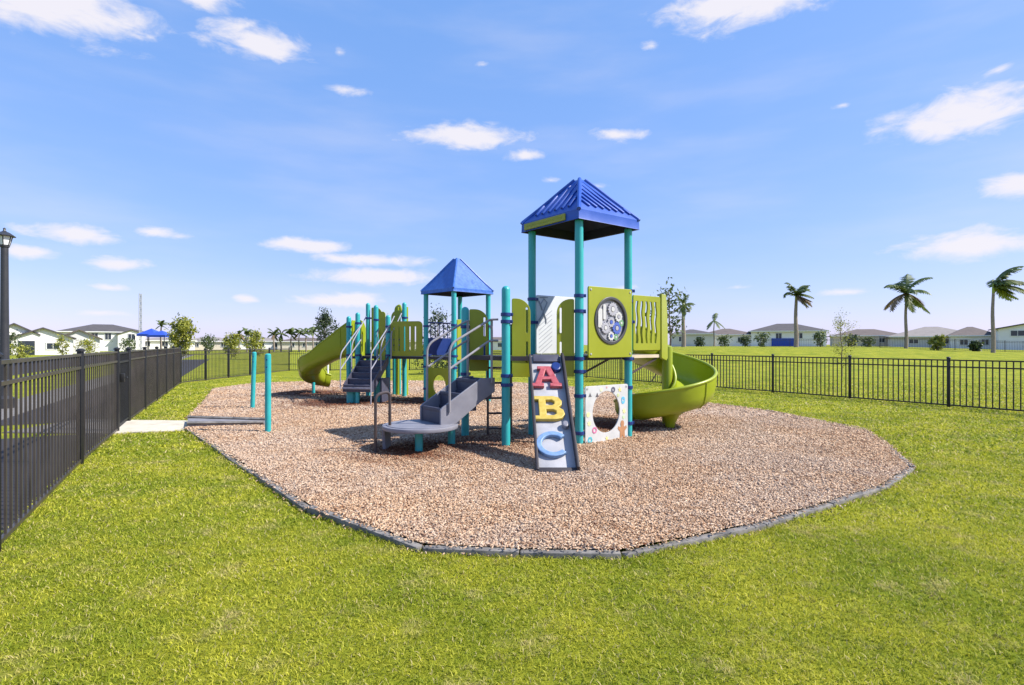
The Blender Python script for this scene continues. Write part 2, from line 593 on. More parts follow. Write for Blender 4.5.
def chip_ramp(N, L, v):
    cr = N.new('ShaderNodeValToRGB')
    E = cr.color_ramp.elements
    E[0].position = 0.0; E[0].color = (0.15, 0.055, 0.028, 1)
    E[1].position = 1.0; E[1].color = (0.64, 0.485, 0.345, 1)
    for p, c in ((0.18, (0.27, 0.15, 0.085)), (0.45, (0.45, 0.295, 0.185)), (0.75, (0.59, 0.43, 0.295))):
        e = E.new(p); e.color = (*c, 1)
    L.new(v, cr.inputs[0])
    return cr.outputs[0]


DUG_SHADE = ((1.9, 10.8, .85, 1.0), (-4.6, 15.1, 1.1, 1.1), (-6.4, 17.9, 1.2, .8), (-2.2, 15.4, 1.0, .9), (-.6, 8.8, 1.0, .5), (-1.6, 8.1, .6, .5))       # damp, freshly turned chips, with shade by towers and decks painted in: x, y, radius, strength


def weathered(N, L, geo, col):
    """Sun-bleached, greyer chips in large irregular areas."""
    n_ = N.new('ShaderNodeTexNoise'); n_.inputs['Scale'].default_value = 0.42; n_.inputs['Detail'].default_value = 6; n_.inputs['Roughness'].default_value = .65
    L.new(geo.outputs['Position'], n_.inputs['Vector'])
    hs = N.new('ShaderNodeHueSaturation'); hs.inputs['Saturation'].default_value = .84; hs.inputs['Value'].default_value = .97
    L.new(col, hs.inputs['Color'])
    a = mixc(N, L, rng(N, L, n_.outputs[0], .42, .60), col, hs.outputs[0])
    n2 = N.new('ShaderNodeTexNoise'); n2.inputs['Scale'].default_value = 3.0; n2.inputs['Detail'].default_value = 5
    L.new(geo.outputs['Position'], n2.inputs['Vector'])
    return mixc(N, L, rng(N, L, n2.outputs[0], .56, .70, 0, .45), a, (.24, .13, .07))


def mulch_mat():
    m, N, L, b = newmat('wood_mulch')
    b.inputs['Roughness'].default_value = 0.9
    b.inputs['Specular IOR Level'].default_value = 0.15
    geo = N.new('ShaderNodeNewGeometry')
    mp = N.new('ShaderNodeMapping'); mp.inputs['Scale'].default_value = (36, 62, 30)
    n0 = N.new('ShaderNodeTexNoise'); n0.inputs['Scale'].default_value = 9; n0.inputs['Detail'].default_value = 2
    L.new(geo.outputs['Position'], n0.inputs['Vector'])
    add = N.new('ShaderNodeVectorMath'); add.operation = 'MULTIPLY_ADD'
    add.inputs[1].default_value = (0.12, 0.12, 0.12)
    L.new(n0.outputs['Color'], add.inputs[0]); L.new(geo.outputs['Position'], add.inputs[2])
    L.new(add.outputs[0], mp.inputs[0])
    v = N.new('ShaderNodeTexVoronoi'); v.inputs['Scale'].default_value = 1.0; v.inputs['Randomness'].default_value = 1.0
    L.new(mp.outputs[0], v.inputs['Vector'])
    sx = N.new('ShaderNodeSeparateColor'); L.new(v.outputs['Color'], sx.inputs[0])
    big = N.new('ShaderNodeTexNoise'); big.inputs['Scale'].default_value = 0.8; big.inputs['Detail'].default_value = 5
    L.new(geo.outputs['Position'], big.inputs['Vector'])
    ad = N.new('ShaderNodeMath'); ad.operation = 'ADD'; ad.use_clamp = True
    L.new(sx.outputs[0], ad.inputs[0]); L.new(rng(N, L, big.outputs[0], 0.3, 0.7, -0.12, 0.12), ad.inputs[1])
    col = weathered(N, L, geo, chip_ramp(N, L, ad.outputs[0]))
    for (hx, hy, r_, k_) in DUG_SHADE:
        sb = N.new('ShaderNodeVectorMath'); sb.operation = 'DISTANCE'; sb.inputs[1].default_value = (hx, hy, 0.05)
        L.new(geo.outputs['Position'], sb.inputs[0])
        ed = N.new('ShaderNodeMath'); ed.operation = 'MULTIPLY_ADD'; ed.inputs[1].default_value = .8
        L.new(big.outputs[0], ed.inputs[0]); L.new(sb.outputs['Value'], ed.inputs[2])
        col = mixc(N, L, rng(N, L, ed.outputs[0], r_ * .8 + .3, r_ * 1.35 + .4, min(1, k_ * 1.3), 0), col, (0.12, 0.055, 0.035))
    L.new(col, b.inputs['Base Color'])
    bp = N.new('ShaderNodeBump'); bp.inputs['Strength'].default_value = 0.9; bp.inputs['Distance'].default_value = 0.012
    L.new(sx.outputs[1], bp.inputs['Height'])
    bp2 = N.new('ShaderNodeBump'); bp2.inputs['Strength'].default_value = 0.8; bp2.inputs['Distance'].default_value = 0.01; bp2.invert = True
    L.new(v.outputs['Distance'], bp2.inputs['Height']); L.new(bp.outputs[0], bp2.inputs['Normal'])
    L.new(bp2.outputs[0], b.inputs['Normal'])
    return m


def chip_mat():
    m, N, L, b = newmat('wood_chip')
    b.inputs['Roughness'].default_value = 0.85
    b.inputs['Specular IOR Level'].default_value = 0.15
    at = N.new('ShaderNodeAttribute'); at.attribute_name = 'tint'
    geo = N.new('ShaderNodeNewGeometry')
    L.new(weathered(N, L, geo, chip_ramp(N, L, at.outputs['Fac'])), b.inputs['Base Color'])
    return m


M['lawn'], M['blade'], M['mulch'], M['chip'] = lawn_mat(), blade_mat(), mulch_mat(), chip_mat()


def np_mesh(name, verts, quads=None, tris=None, mat=None, tint=None, smooth=False):
    """Fast mesh from arrays; tint is one value per face (quads first, then tris)."""
    me = bpy.data.meshes.new(name)
    nq = 0 if quads is None else len(quads)
    nt = 0 if tris is None else len(tris)
    me.vertices.add(len(verts))
    me.vertices.foreach_set('co', np.ascontiguousarray(verts, dtype=np.float32).ravel())
    loops = np.concatenate([a.ravel() for a in (quads, tris) if a is not None]).astype(np.int32)
    me.loops.add(len(loops))
    me.loops.foreach_set('vertex_index', loops)
    me.polygons.add(nq + nt)
    starts = np.concatenate([np.arange(nq) * 4, nq * 4 + np.arange(nt) * 3]).astype(np.int32)
    me.polygons.foreach_set('loop_start', starts)
    me.update(calc_edges=True)
    if tint is not None:
        a = me.attributes.new('tint', 'FLOAT', 'FACE')
        a.data.foreach_set('value', np.ascontiguousarray(tint, dtype=np.float32))
    if smooth:
        me.polygons.foreach_set('use_smooth', np.ones(nq + nt, dtype=bool))
    if mat: me.materials.append(mat)
    me.validate()
    o = bpy.data.objects.new(name, me)
    COL.objects.link(o)
    return o


# ------------------------------------------------------------------ ground
def axis(segs):
    out = []
    for a, b, s in segs:
        out += list(np.arange(a, b, s))
    out.append(segs[-1][1])
    return np.array(out, dtype=float)


xs = axis([(-1500, -200, 100), (-200, -40, 8), (-40, 60, 2.5), (60, 260, 8), (260, 1500, 100)])
ys = axis([(-60, 0, 10), (0, 90, 2.5), (90, 260, 8), (260, 1800, 100)])
GX, GY = np.meshgrid(xs, ys)
GZ = np.vectorize(ground_z)(GX, GY)
nx, ny = len(xs), len(ys)
idx = np.arange(nx * ny).reshape(ny, nx)
quads = np.stack([idx[:-1, :-1], idx[:-1, 1:], idx[1:, 1:], idx[1:, :-1]], -1).reshape(-1, 4)
lawn = np_mesh('lawn', np.stack([GX, GY, GZ], -1).reshape(-1, 3), quads, mat=M['lawn'], smooth=True)
tag(lawn, 'sunlit yellow green lawn around the wood chip play area', kind='structure')

# mulch bed outline (metres), counter-clockwise from the ramp corner
BED = [(-6.05, 10.48), (-5.42, 9.72), (-3.09, 6.81), (-1.92, 5.38), (-0.68, 4.36), (0.06, 4.27), (0.82, 4.24), (2.17, 4.91), (4.07, 6.2),
       (5.05, 7.14), (5.80, 8.74), (6.42, 10.25), (5.95, 13.2), (4.87, 15.4), (3.4, 18.3), (1.9, 20.8), (0.1, 22.7), (-3.5, 23.8),
       (-7.8, 23.9), (-10.3, 22.3), (-10.35, 19.6), (-8.3, 15.2), (-6.75, 11.75)]


def in_poly(x, y, poly):
    """Vectorised point in polygon."""
    ins = np.zeros(x.shape, bool)
    n = len(poly)
    for i in range(n):
        x1, y1 = poly[i]; x2, y2 = poly[(i + 1) % n]
        c = ((y1 > y) != (y2 > y)) & (x < (x2 - x1) * (y - y1) / (y2 - y1 + 1e-12) + x1)
        ins ^= c
    return ins


def bed_z(x, y):
    """Gently raked surface of the chips, a few hollows worn under the slides and steps."""
    z = 0.055 + 0.016 * mnoise.noise(Vector((x * 1.1, y * 1.1, 0))) + 0.009 * mnoise.noise(Vector((x * 3.7, y * 3.7, 5)))
    for (hx, hy, r, d) in ((2.0, 11.0, 0.7, 0.05), (-6.0, 18.4, 0.8, 0.06), (-1.5, 7.6, 0.7, 0.02), (0.55, 6.4, 0.5, 0.012)):
        q = ((x - hx) ** 2 + (y - hy) ** 2) / (r * r)
        if q < 6:
            z += -d * math.exp(-q * 2.2) + 0.35 * d * math.exp(-(math.sqrt(q) - 1.25) ** 2 * 6)
    return z


def make_bed():
    bx = np.arange(-10.6, 6.8, 0.12); by = np.arange(4.1, 24.2, 0.12)
    X, Y = np.meshgrid(bx, by)
    ins = in_poly(X, Y, BED)
    Z = np.full(X.shape, 0.03)
    for (i, j) in zip(*np.nonzero(ins)):
        Z[i, j] = bed_z(X[i, j], Y[i, j])
    # keep every cell that touches the inside; snap outside corners onto the border line
    cell = ins[:-1, :-1] | ins[1:, :-1] | ins[:-1, 1:] | ins[1:, 1:]
    n = len(BED)
    seg = [(np.array(BED[i]), np.array(BED[(i + 1) % n])) for i in range(n)]
    used = np.zeros(X.shape, bool)
    ii, jj = np.nonzero(cell)
    for a, b in ((0, 0), (1, 0), (0, 1), (1, 1)):
        used[ii + a, jj + b] = True
    for (i, j) in zip(*np.nonzero(used & ~ins)):
        p = np.array((X[i, j], Y[i, j])); best = None
        for a, b in seg:
            t = np.clip(np.dot(p - a, b - a) / np.dot(b - a, b - a), 0, 1)
            q = a + (b - a) * t
            d = np.sum((p - q) ** 2)
            if best is None or d < best[0]: best = (d, q)
        X[i, j], Y[i, j] = best[1]
        Z[i, j] = 0.05
    k = np.arange(X.size).reshape(X.shape)
    q = np.stack([k[:-1, :-1][cell], k[:-1, 1:][cell], k[1:, 1:][cell], k[1:, :-1][cell]], -1)
    used_ids, inv = np.unique(q, return_inverse=True)
    V = np.stack([X, Y, Z], -1).reshape(-1, 3)[used_ids]
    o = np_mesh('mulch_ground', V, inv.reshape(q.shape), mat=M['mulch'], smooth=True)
    tag(o, 'tan wood chip surface under the play equipment', kind='structure')


make_bed()

# path, gate walk, street outside the left fence
FENCE_K = -0.53


def fence_x(y):
    if y < 7.5:
        return -4.03 - .565 * (y - 4.4)
    return -5.78 - .527 * (y - 7.5) if y < 11.7 else -8.0 - .497 * (y - 11.7)


def sheet(name, pts, z, mat, label, thick=0.0):
    mb = MB()
    if thick:
        lo = [mb.bm.verts.new((x, y, z - thick)) for x, y in pts]
        hi = [mb.bm.verts.new((x, y, z)) for x, y in pts]
        mb.bm.faces.new(hi)
        for i in range(len(pts)):
            j = (i + 1) % len(pts)
            mb.bm.faces.new((lo[i], lo[j], hi[j], hi[i]))
    else:
        mb.poly([(x, y, z) for x, y in pts])
    o = mb.build(name, mat, smooth=0)
    return tag(o, label, kind='structure')


sheet('path', [(-6.72, 11.66), (-6.0, 10.34), (-7.12, 9.98), (-8.05, 11.75)], 0.02, M['concrete'], 'pale concrete walk from the fence gate to the chips', 0.06)
sheet('path', [(-8.065, 11.76), (-7.135, 9.98), (-9.2, 10.1), (-9.2, 11.9)], 0.017, M['grey_concrete'], 'concrete walk slab running out through the gate', 0.06)
fd = Vector((FENCE_K, 1, 0)).normalized(); fnorm = Vector((-fd.y, fd.x, 0))


def along(y0, y1, o0, o1):
    a = [Vector((fence_x(y), y, 0)) + fnorm * o for y, o in ((y0, o0), (y1, o0), (y1, o1), (y0, o1))]
    return [(p.x, p.y) for p in a]


sheet('road', along(-12, 10.2, .12, 3.2), 0.008, M['asphalt'], 'dark asphalt lane just outside the fence')
sheet('road', along(12.0, 60, .35, 3.2), 0.008, M['asphalt'], 'dark asphalt lane beyond the gate outside the fence')
sheet('pavement', along(-12, 90, 3.4, 4.6), 0.012, M['grey_concrete'], 'concrete sidewalk outside the fence', 0.04)
sheet('road', along(-12, 90, 9.0, 17.0), 0.006, M['asphalt'], 'asphalt street outside the fence')


# ------------------------------------------------------------------ grass blades and chips
def visible(x, y, pad=1.2):
    return (np.abs(x) < y * 0.915 + pad) & (y > 2.2)


def not_lawn(x, y):
    bad = in_poly(x, y, [(a * 1.0, b * 1.0) for a, b in BED])
    bad |= in_poly(x, y, [(-6.75, 11.64), (-6.05, 10.38), (-7.2, 10.02), (-11.2, 10.24), (-11.2, 12.06), (-7.9, 11.74)])
    fx = np.where(y < 7.5, -4.03 - .565 * (y - 4.4), np.where(y < 11.7, -5.78 - .527 * (y - 7.5), -8.0 - .497 * (y - 11.7)))
    d = (x - fx) * fnorm.x
    bad |= (d > .1) & (d < 6.2) & (y < 40) | (d > 9.0) & (d < 17)
    return bad


def near_border(x, y):
    """1 beside the timbers, where the mower does not reach, falling to 0 over 20 cm."""
    d = np.full(x.shape, 9.0)
    for i in range(len(BED) - 1):
        (x1, y1), (x2, y2) = BED[i], BED[i + 1]
        l2 = (x2 - x1) ** 2 + (y2 - y1) ** 2
        t = np.clip(((x - x1) * (x2 - x1) + (y - y1) * (y2 - y1)) / l2, 0, 1)
        d = np.minimum(d, np.hypot(x - x1 - t * (x2 - x1), y - y1 - t * (y2 - y1)))
    return np.clip(1 - (d - .09) / .2, 0, 1) * (.6 + .4 * np.sin(x * 9) * np.sin(y * 8 + 1))


def blades():
    V, Q, T, tq, tt = [], [], [], [], []
    base = 0
    # (y0, y1, per m2, width, height)
    for (y0, y1, den, w, h) in ((2.2, 3.4, 10500, .0023, .020), (3.4, 5.0, 7500, .0029, .021), (5.0, 8.0, 3400, .0047, .024), (8.0, 13.0, 1000, .009, .034),
                                (13.0, 30.0, 330, .014, .034)):
        xmax = y1 * 0.915 + 1.2
        n = int((y1 - y0) * 2 * xmax * den)
        x = nrng.uniform(-xmax, xmax, n); y = nrng.uniform(y0, y1, n)
        keep = visible(x, y) & ~not_lawn(x, y)
        # tufts: thin out by a lumpy field
        lump = 0.5 + 0.5 * np.sin(x * 23 + 3 * np.sin(y * 9)) * np.sin(y * 27 + 2.4 * np.sin(x * 11))
        keep &= nrng.uniform(0, 1, n) < (0.55 + 0.45 * lump)
        if y1 > 25:
            keep &= nrng.uniform(0, 1, n) < np.clip((30 - y) / 15, 0, 1) ** 1.6
        x, y = x[keep], y[keep]; n = len(x)
        z = np.zeros(n)
        if y1 > 28:
            z = np.array([ground_z(a, b) for a, b in zip(x, y)])
        ang = nrng.uniform(0, 2 * math.pi, n)
        hh = h * nrng.uniform(0.45, 1.25, n) * (1 + .9 * near_border(x, y))
        ww = w * nrng.uniform(0.7, 1.4, n)
        lean = hh * nrng.uniform(0.5, 2.1, n)
        la = nrng.uniform(0, 2 * math.pi, n)
        dx, dy = np.cos(ang) * ww, np.sin(ang) * ww
        lx, ly = np.cos(la) * lean, np.sin(la) * lean
        P = np.empty((n, 5, 3))
        P[:, 0] = np.stack([x - dx, y - dy, z - .004], -1)
        P[:, 1] = np.stack([x + dx, y + dy, z - .004], -1)
        P[:, 2] = np.stack([x + lx * .35 + dx * .8, y + ly * .35 + dy * .8, z + hh * .6], -1)
        P[:, 3] = np.stack([x + lx * .35 - dx * .8, y + ly * .35 - dy * .8, z + hh * .6], -1)
        P[:, 4] = np.stack([x + lx, y + ly, z + hh * .95], -1)
        k = base + np.arange(n)[:, None] * 5
        Q.append(k + np.array([0, 1, 2, 3])); T.append(k + np.array([3, 2, 4]))
        t = nrng.uniform(0, 1, n)
        tq.append(t); tt.append(t)
        V.append(P.reshape(-1, 3)); base += n * 5
    o = np_mesh('grass', np.concatenate(V), np.concatenate(Q), np.concatenate(T), M['blade'], np.concatenate(tq + tt))
    tag(o, 'short yellow green grass blades of the lawn', 'grass', kind='stuff')


blades()




def chips():
    V, Q, tq = [], [], []
    base = 0
    for (y0, y1, den, s) in ((4.1, 6.0, 3200, 1.0), (6.0, 8.5, 2000, 1.05), (8.5, 12.0, 850, 1.2), (12.0, 17.0, 260, 1.5), (17.0, 24.2, 80, 2.0)):
        n = int((y1 - y0) * 17.4 * den)
        x = nrng.uniform(-10.6, 6.8, n); y = nrng.uniform(y0, y1, n)
        keep = in_poly(x, y, BED)
        x, y = x[keep], y[keep]
        z = np.array([bed_z(a, b) for a, b in zip(x, y)])
        # a few kicked over the border timbers into the grass
        ex, ey, ez = [], [], []
        for i in range(len(BED) - 1):
            a, b = np.array(BED[i]), np.array(BED[i + 1]); L_ = np.linalg.norm(b - a)
            m_ = int(L_ * 70)
            t_ = nrng.uniform(0, 1, m_); o_ = np.abs(nrng.normal(0, .055, m_))
            px_ = a[0] + (b[0] - a[0]) * t_ + (b[1] - a[1]) / L_ * o_
            py_ = a[1] + (b[1] - a[1]) * t_ - (b[0] - a[0]) / L_ * o_
            ok = (py_ >= y0) & (py_ < y1)
            ex.append(px_[ok]); ey.append(py_[ok]); ez.append(np.where(o_[ok] < .095, .054, .012))
        x = np.concatenate([x] + ex); y = np.concatenate([y] + ey); z = np.concatenate([z] + ez); n = len(x)
        L = s * nrng.uniform(.006, .016, n) * (1 + (nrng.uniform(0, 1, n) > .93) * .8)
        Wd = s * nrng.uniform(.0022, .0055, n)
        H = s * nrng.uniform(.002, .005, n)
        yaw = nrng.uniform(0, 2 * math.pi, n)
        pit = nrng.normal(0, .22, n); rol = nrng.normal(0, .3, n)
        cy, sy, cp, sp, cr, sr = np.cos(yaw), np.sin(yaw), np.cos(pit), np.sin(pit), np.cos(rol), np.sin(rol)
        A = np.stack([cy * cp, sy * cp, sp], -1)
        B0 = np.stack([-sy, cy, np.zeros(n)], -1)
        C0 = np.cross(A, B0)
        B = B0 * cr[:, None] + C0 * sr[:, None]
        C = np.cross(A, B)
        ctr = np.stack([x, y, z + .004 + np.abs(sp) * L * .6 + nrng.uniform(0, .008, n)], -1)
        P = np.empty((n, 8, 3))
        for i, (a, b, c) in enumerate(((-1, -1, -1), (1, -.7, -1), (1, .7, -1), (-1, 1, -1), (-1, -1, 1), (1, -.7, 1), (1, .7, 1), (-1, 1, 1))):
            P[:, i] = ctr + A * (a * L)[:, None] + B * (b * Wd)[:, None] + C * (c * H)[:, None]
        k = base + np.arange(n)[:, None] * 8
        F = np.stack([k + np.array(f) for f in ((4, 5, 6, 7), (0, 1, 5, 4), (1, 2, 6, 5), (2, 3, 7, 6), (3, 0, 4, 7))], 1).reshape(-1, 4)
        Q.append(F)
        t = nrng.normal(.5, .21, n)
        for (hx, hy, r_, k_) in DUG_SHADE:
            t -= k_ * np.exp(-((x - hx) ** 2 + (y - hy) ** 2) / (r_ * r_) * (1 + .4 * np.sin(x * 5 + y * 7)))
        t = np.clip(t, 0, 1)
        tq.append(np.repeat(t, 5)); V.append(P.reshape(-1, 3)); base += n * 8
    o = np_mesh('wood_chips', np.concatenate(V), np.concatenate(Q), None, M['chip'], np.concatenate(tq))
    tag(o, 'loose tan and brown wood chips covering the play area', 'wood chips', kind='stuff')


chips()

# ------------------------------------------------------------------ border timbers round the chips
n = len(BED)
for i in range(n):
    a, b = Vector((*BED[i], 0)), Vector((*BED[(i + 1) % n], 0))
    if i == n - 1:
        continue                                     # the ramp and walk come in here
    L = (b - a).length
    k = max(1, round(L / 1.3))
    for j in range(k):
        p, q = a.lerp(b, j / k), a.lerp(b, (j + 1) / k)
        l = (q - p).length
        mid = (p + q) / 2
        d = (q - p).normalized()
        outw = Vector((d.y, -d.x, 0))
        ang = math.atan2(d.y, d.x) + rnd.uniform(-.012, .012)
        zt = 0.042 + rnd.uniform(-.010, .010)
        mm = Matrix.Translation(mid + outw * 0.034) @ Matrix.Rotation(ang, 4, 'Z') @ Matrix.Rotation(rnd.uniform(-.012, .012), 4, 'Y')
        mb = MB()
        mb.box((0, 0, zt - 0.09), (l - 0.006, 0.078, 0.18), mm, bev=0.014)
        for sx in (-1, 1):
            mb.lathe([(0.018, zt - 0.002), (0.018, zt + 0.006), (0.010, zt + 0.010)], (0, 0, 0), 8)
            bmv = list(mb.bm.verts)[-24:]
            bmesh.ops.transform(mb.bm, matrix=mm @ Matrix.Translation((sx * (l / 2 - 0.12), 0, 0)), verts=bmv)
        o = mb.build('border_timber', M['timber'])
        tag(o, 'weathered grey plastic timber edging the wood chip bed', 'border timber', 'timbers edging the wood chip bed')

# rubber half ramp from the walk into the chips
rp = thing('access_ramp', 'dark grey ramp leading from the concrete walk into the wood chips', 'ramp', (-5.8, 11.1, 0))
mb = MB()
top = [(-6.62, 11.45, .10), (-6.12, 10.55, .10), (-4.75, 10.72, .092), (-4.85, 11.15, .092)]
lo = [mb.bm.verts.new((x, y, -.03)) for x, y, z in top]; hi = [mb.bm.verts.new(p) for p in top]
mb.bm.faces.new(hi)
for i in range(4):
    mb.bm.faces.new((lo[i], lo[(i + 1) % 4], hi[(i + 1) % 4], hi[i]))
mb.build('ramp_deck', M['ramp'], rp, smooth=0)
for (p, q) in ((top[0], top[3]), (top[1], top[2])):
    a, b = Vector(p), Vector(q)
    mb = MB()
    mb.tube([a + Vector((0, 0, .02)), b + Vector((0, 0, .02))], 0.03, 4)
    mb.build('side_rail', M['timber'], rp, smooth=0)


# ------------------------------------------------------------------ play structure pieces
def post(parent, p, h, clamps=(), r=0.066, cap='dome', mat='teal'):
    mb = MB()
    prof = [(r, -0.1), (r, h - r)]
    if cap == 'dome':
        prof += [(r * math.cos(R(a)), h - r + r * math.sin(R(a))) for a in (20, 40, 60, 78)]
    else:
        prof = [(r, -0.1), (r, h)]
    mb.lathe(prof, (p[0], p[1], 0), 18)
    o = mb.build('post', M[mat], parent)
    for z in clamps:
        mc = MB()
        mc.lathe([(r + .003, z - .028), (r + .014, z - .024), (r + .014, z + .024), (r + .003, z + .028)], (p[0], p[1], 0), 18)
        a = rnd.uniform(-.5, .9)
        mc.box((p[0] + (r + .02) * math.cos(a), p[1] + (r + .02) * math.sin(a), z), (.05, .03, .05), None, .006)
        mc.build('clamp', M['navy'], o)
    return o


def pyramid_roof(parent, c, half, ang, z0, z1, z2, mat, ribs=False, hip_r=0.028):
    """Moulded hood: skirt z0..z1, four slopes to z2, hollow underneath."""
    def ring(h, z):
        return [Vector((c[0] + h * (math.cos(ang) * a - math.sin(ang) * b), c[1] + h * (math.sin(ang) * a + math.cos(ang) * b), z)) for a, b in ((-1, -1), (1, -1), (1, 1), (-1, 1))]
    mb = MB()
    levels = [ring(half + .004, z0), ring(half, z0 + .012), ring(half - .004, z1 - .02), ring(half - .02, z1)]
    for t in (0.25, 0.5, 0.75):
        levels.append(ring((half - .02) * (1 - t) + .06 * t, z1 + (z2 - z1) * (t - 0.02 * math.sin(math.pi * t))))
    levels += [ring(.06, z2 - .015), ring(.025, z2)]
    rings = [[mb.bm.verts.new(p) for p in l] for l in levels]
    for A, B in zip(rings, rings[1:]):
        for k in range(4):
            mb.bm.faces.new((A[k], A[(k + 1) % 4], B[(k + 1) % 4], B[k]))
    mb.bm.faces.new(rings[-1])
    o = mb.build('canopy_roof', M[mat], parent, smooth=25)
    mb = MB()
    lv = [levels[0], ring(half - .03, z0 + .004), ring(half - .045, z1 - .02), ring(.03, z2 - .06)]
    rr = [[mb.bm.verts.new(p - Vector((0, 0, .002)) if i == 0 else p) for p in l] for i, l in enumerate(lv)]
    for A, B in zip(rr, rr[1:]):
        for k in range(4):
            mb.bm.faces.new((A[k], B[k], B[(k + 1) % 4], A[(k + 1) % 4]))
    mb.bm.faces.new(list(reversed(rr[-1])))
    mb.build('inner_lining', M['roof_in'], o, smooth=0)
    mb = MB()
    for k in range(4):
        mb.tube([levels[2][k] * .999 + Vector((0, 0, -.005))] + [l[k] for l in levels[3:-1]], hip_r, 8)
    mb.build('hip_ridge', M[mat], o)
    if ribs:
        mb = MB()
        for k in range(4):
            e0, e1 = levels[3][k], levels[3][(k + 1) % 4]
            apex = Vector((c[0], c[1], z2))
            xd = (e1 - e0).normalized(); mid = (e0 + e1) / 2
            up = (apex - mid); S_ = up.length; up.normalize()
            nn = xd.cross(up).normalized()
            W2 = (e1 - e0).length / 2
            skew = 0.55 if k == 0 else 0.0
            cnt = 8
            for i in range(cnt):
                s0 = -W2 * 0.93 + (i + 0.5) * (2 * W2 * 0.93) / cnt
                y0 = 0.09
                # run up the slope until close to a hip
                y = y0
                while y < S_ and abs(s0 - skew * (y - y0)) < W2 * (1 - y / S_) - 0.045:
                    y += 0.01
                if y - y0 < 0.08:
                    continue
                p = mid + xd * s0 + up * y0; q = mid + xd * (s0 - skew * (y - y0)) + up * (y - .01)
                d = (q - p); ln = d.length; d.normalize()
                sd = d.cross(nn)
                m4 = Matrix(((sd.x, d.x, nn.x, 0), (sd.y, d.y, nn.y, 0), (sd.z, d.z, nn.z, 0), (0, 0, 0, 1)))
                m4.translation = (p + q) / 2
                mb.box((0, 0, 0.012), (0.055, ln, 0.048), m4, 0.012)
        mb.build('roof_rib', M[mat], o)
    return o, levels


def sweep(parent_name, parent, pts, w, hl, hr, mat, th=0.03, rim=0.03, flanges=()):
    """Open chute swept along pts; hl/hr wall heights per station (left and right of travel)."""
    mb = MB(); rings = []; LT, RT = [], []
    N = len(pts)
    for i, p in enumerate(pts):
        t = pts[min(i + 1, N - 1)] - pts[max(i - 1, 0)]
        t.z *= 0.0; t.normalize()
        r = Vector((t.y, -t.x, 0))
        a, b = hl[i], hr[i]
        prof = [(-w - .02, a), (-w, a * .45), (-w + .03, .07), (-w + .11, -.015), (-.12, -.04), (.12, -.04), (w - .11, -.015), (w - .03, .07), (w, b * .45), (w + .02, b),
                (w + .02 - th, b), (w - th, b * .45), (w - .03 - th, .09), (w - .12, .02), (.12, -.005), (-.12, -.005), (-w + .12, .02), (-w + .03 + th, .09), (-w + th, a * .45), (-w - .02 + th, a)]
        rings.append([mb.bm.verts.new(p + r * x + Vector((0, 0, z))) for x, z in prof])
        LT.append(p + r * (-w - .02 + th / 2) + Vector((0, 0, a))); RT.append(p + r * (w + .02 - th / 2) + Vector((0, 0, b)))
    k = len(rings[0])
    for A, B in zip(rings, rings[1:]):
        for j in range(k):
            mb.bm.faces.new((A[j], A[(j + 1) % k], B[(j + 1) % k], B[j]))
    for e in (rings[0], rings[-1]):
        for j in range(9):
            mb.bm.faces.new((e[j], e[j + 1], e[k - 2 - j], e[k - 1 - j]))
    mb.tube(LT, rim, 8); mb.tube(RT, rim, 8)
    for f in flanges:
        mb.tube([v.co.copy() for v in rings[f][:10]], .017, 6)
    return mb.build(parent_name, M[mat], parent, smooth=55)


# ---------- front structure geometry
UA = R(37.5)
U = Vector((math.cos(UA), math.sin(UA), 0)); Vv = Vector((-math.sin(UA), math.cos(UA), 0))
SIDE = 1.15
pF = Vector((1.046, 8.74, 0)); pR = pF + U * SIDE; pL = pF + Vv * SIDE; pK = pR + Vv * SIDE
pA = pL + (U * -0.866 + Vv * -0.5) * SIDE
pB = pL + (U * -0.866 + Vv * 0.5) * SIDE
DECK = 1.42
fs = thing('play_structure', 'climbing structure with ribbed blue roof, spiral slide and ABC climber', 'playground', (0.7, 9.2, 0))
post(fs, pF, 3.54, (.22, .80, 1.18, 1.38, 2.12, 2.36), cap='flat')
post(fs, pR, 3.54, (.28, .88, 1.36, 1.98, 2.33, 2.5), cap='flat')
post(fs, pL, 3.54, (1.40, 1.98, 2.38), cap='flat')
post(fs, pK, 3.54, (1.40, 2.2), cap='flat')
post(fs, pA, 2.5, (.98, 1.12, 1.95, 2.06))
post(fs, pB, 2.24, (1.1, 1.9))
tc_ = (pF + pK) / 2
roof, lev = pyramid_roof(fs, tc_, 0.705, UA, 3.53, 3.705, 4.41, 'blue', ribs=True, hip_r=0.034)
# lime strip with small worn lettering on the shaded fascia (the face towards -U)
q0, q1 = lev[1][3], lev[1][0]
mm = frame(q0, q1, 3.53, 0.014)
mb = MB(); mb.plate(rrect(.10, .022, 1.12, .128, .012), (), .022, mm, .004)
sg = mb.build('fascia_strip', M['lime'], roof)
mb = MB()
x = .17
sr = random.Random(3)
while x < 1.03:
    w_ = sr.uniform(.014, .034)
    mb.box((x + w_ / 2, .076, .0115), (w_, sr.uniform(.016, .03), .003), mm)
    x += w_ + (sr.uniform(.010, .015) if sr.random() > .2 else .022)
M['worn_print'] = solid('worn_print', (0.24, 0.29, 0.02), 0.6)
mb.build('worn_lettering', M['worn_print'], roof, smooth=0)
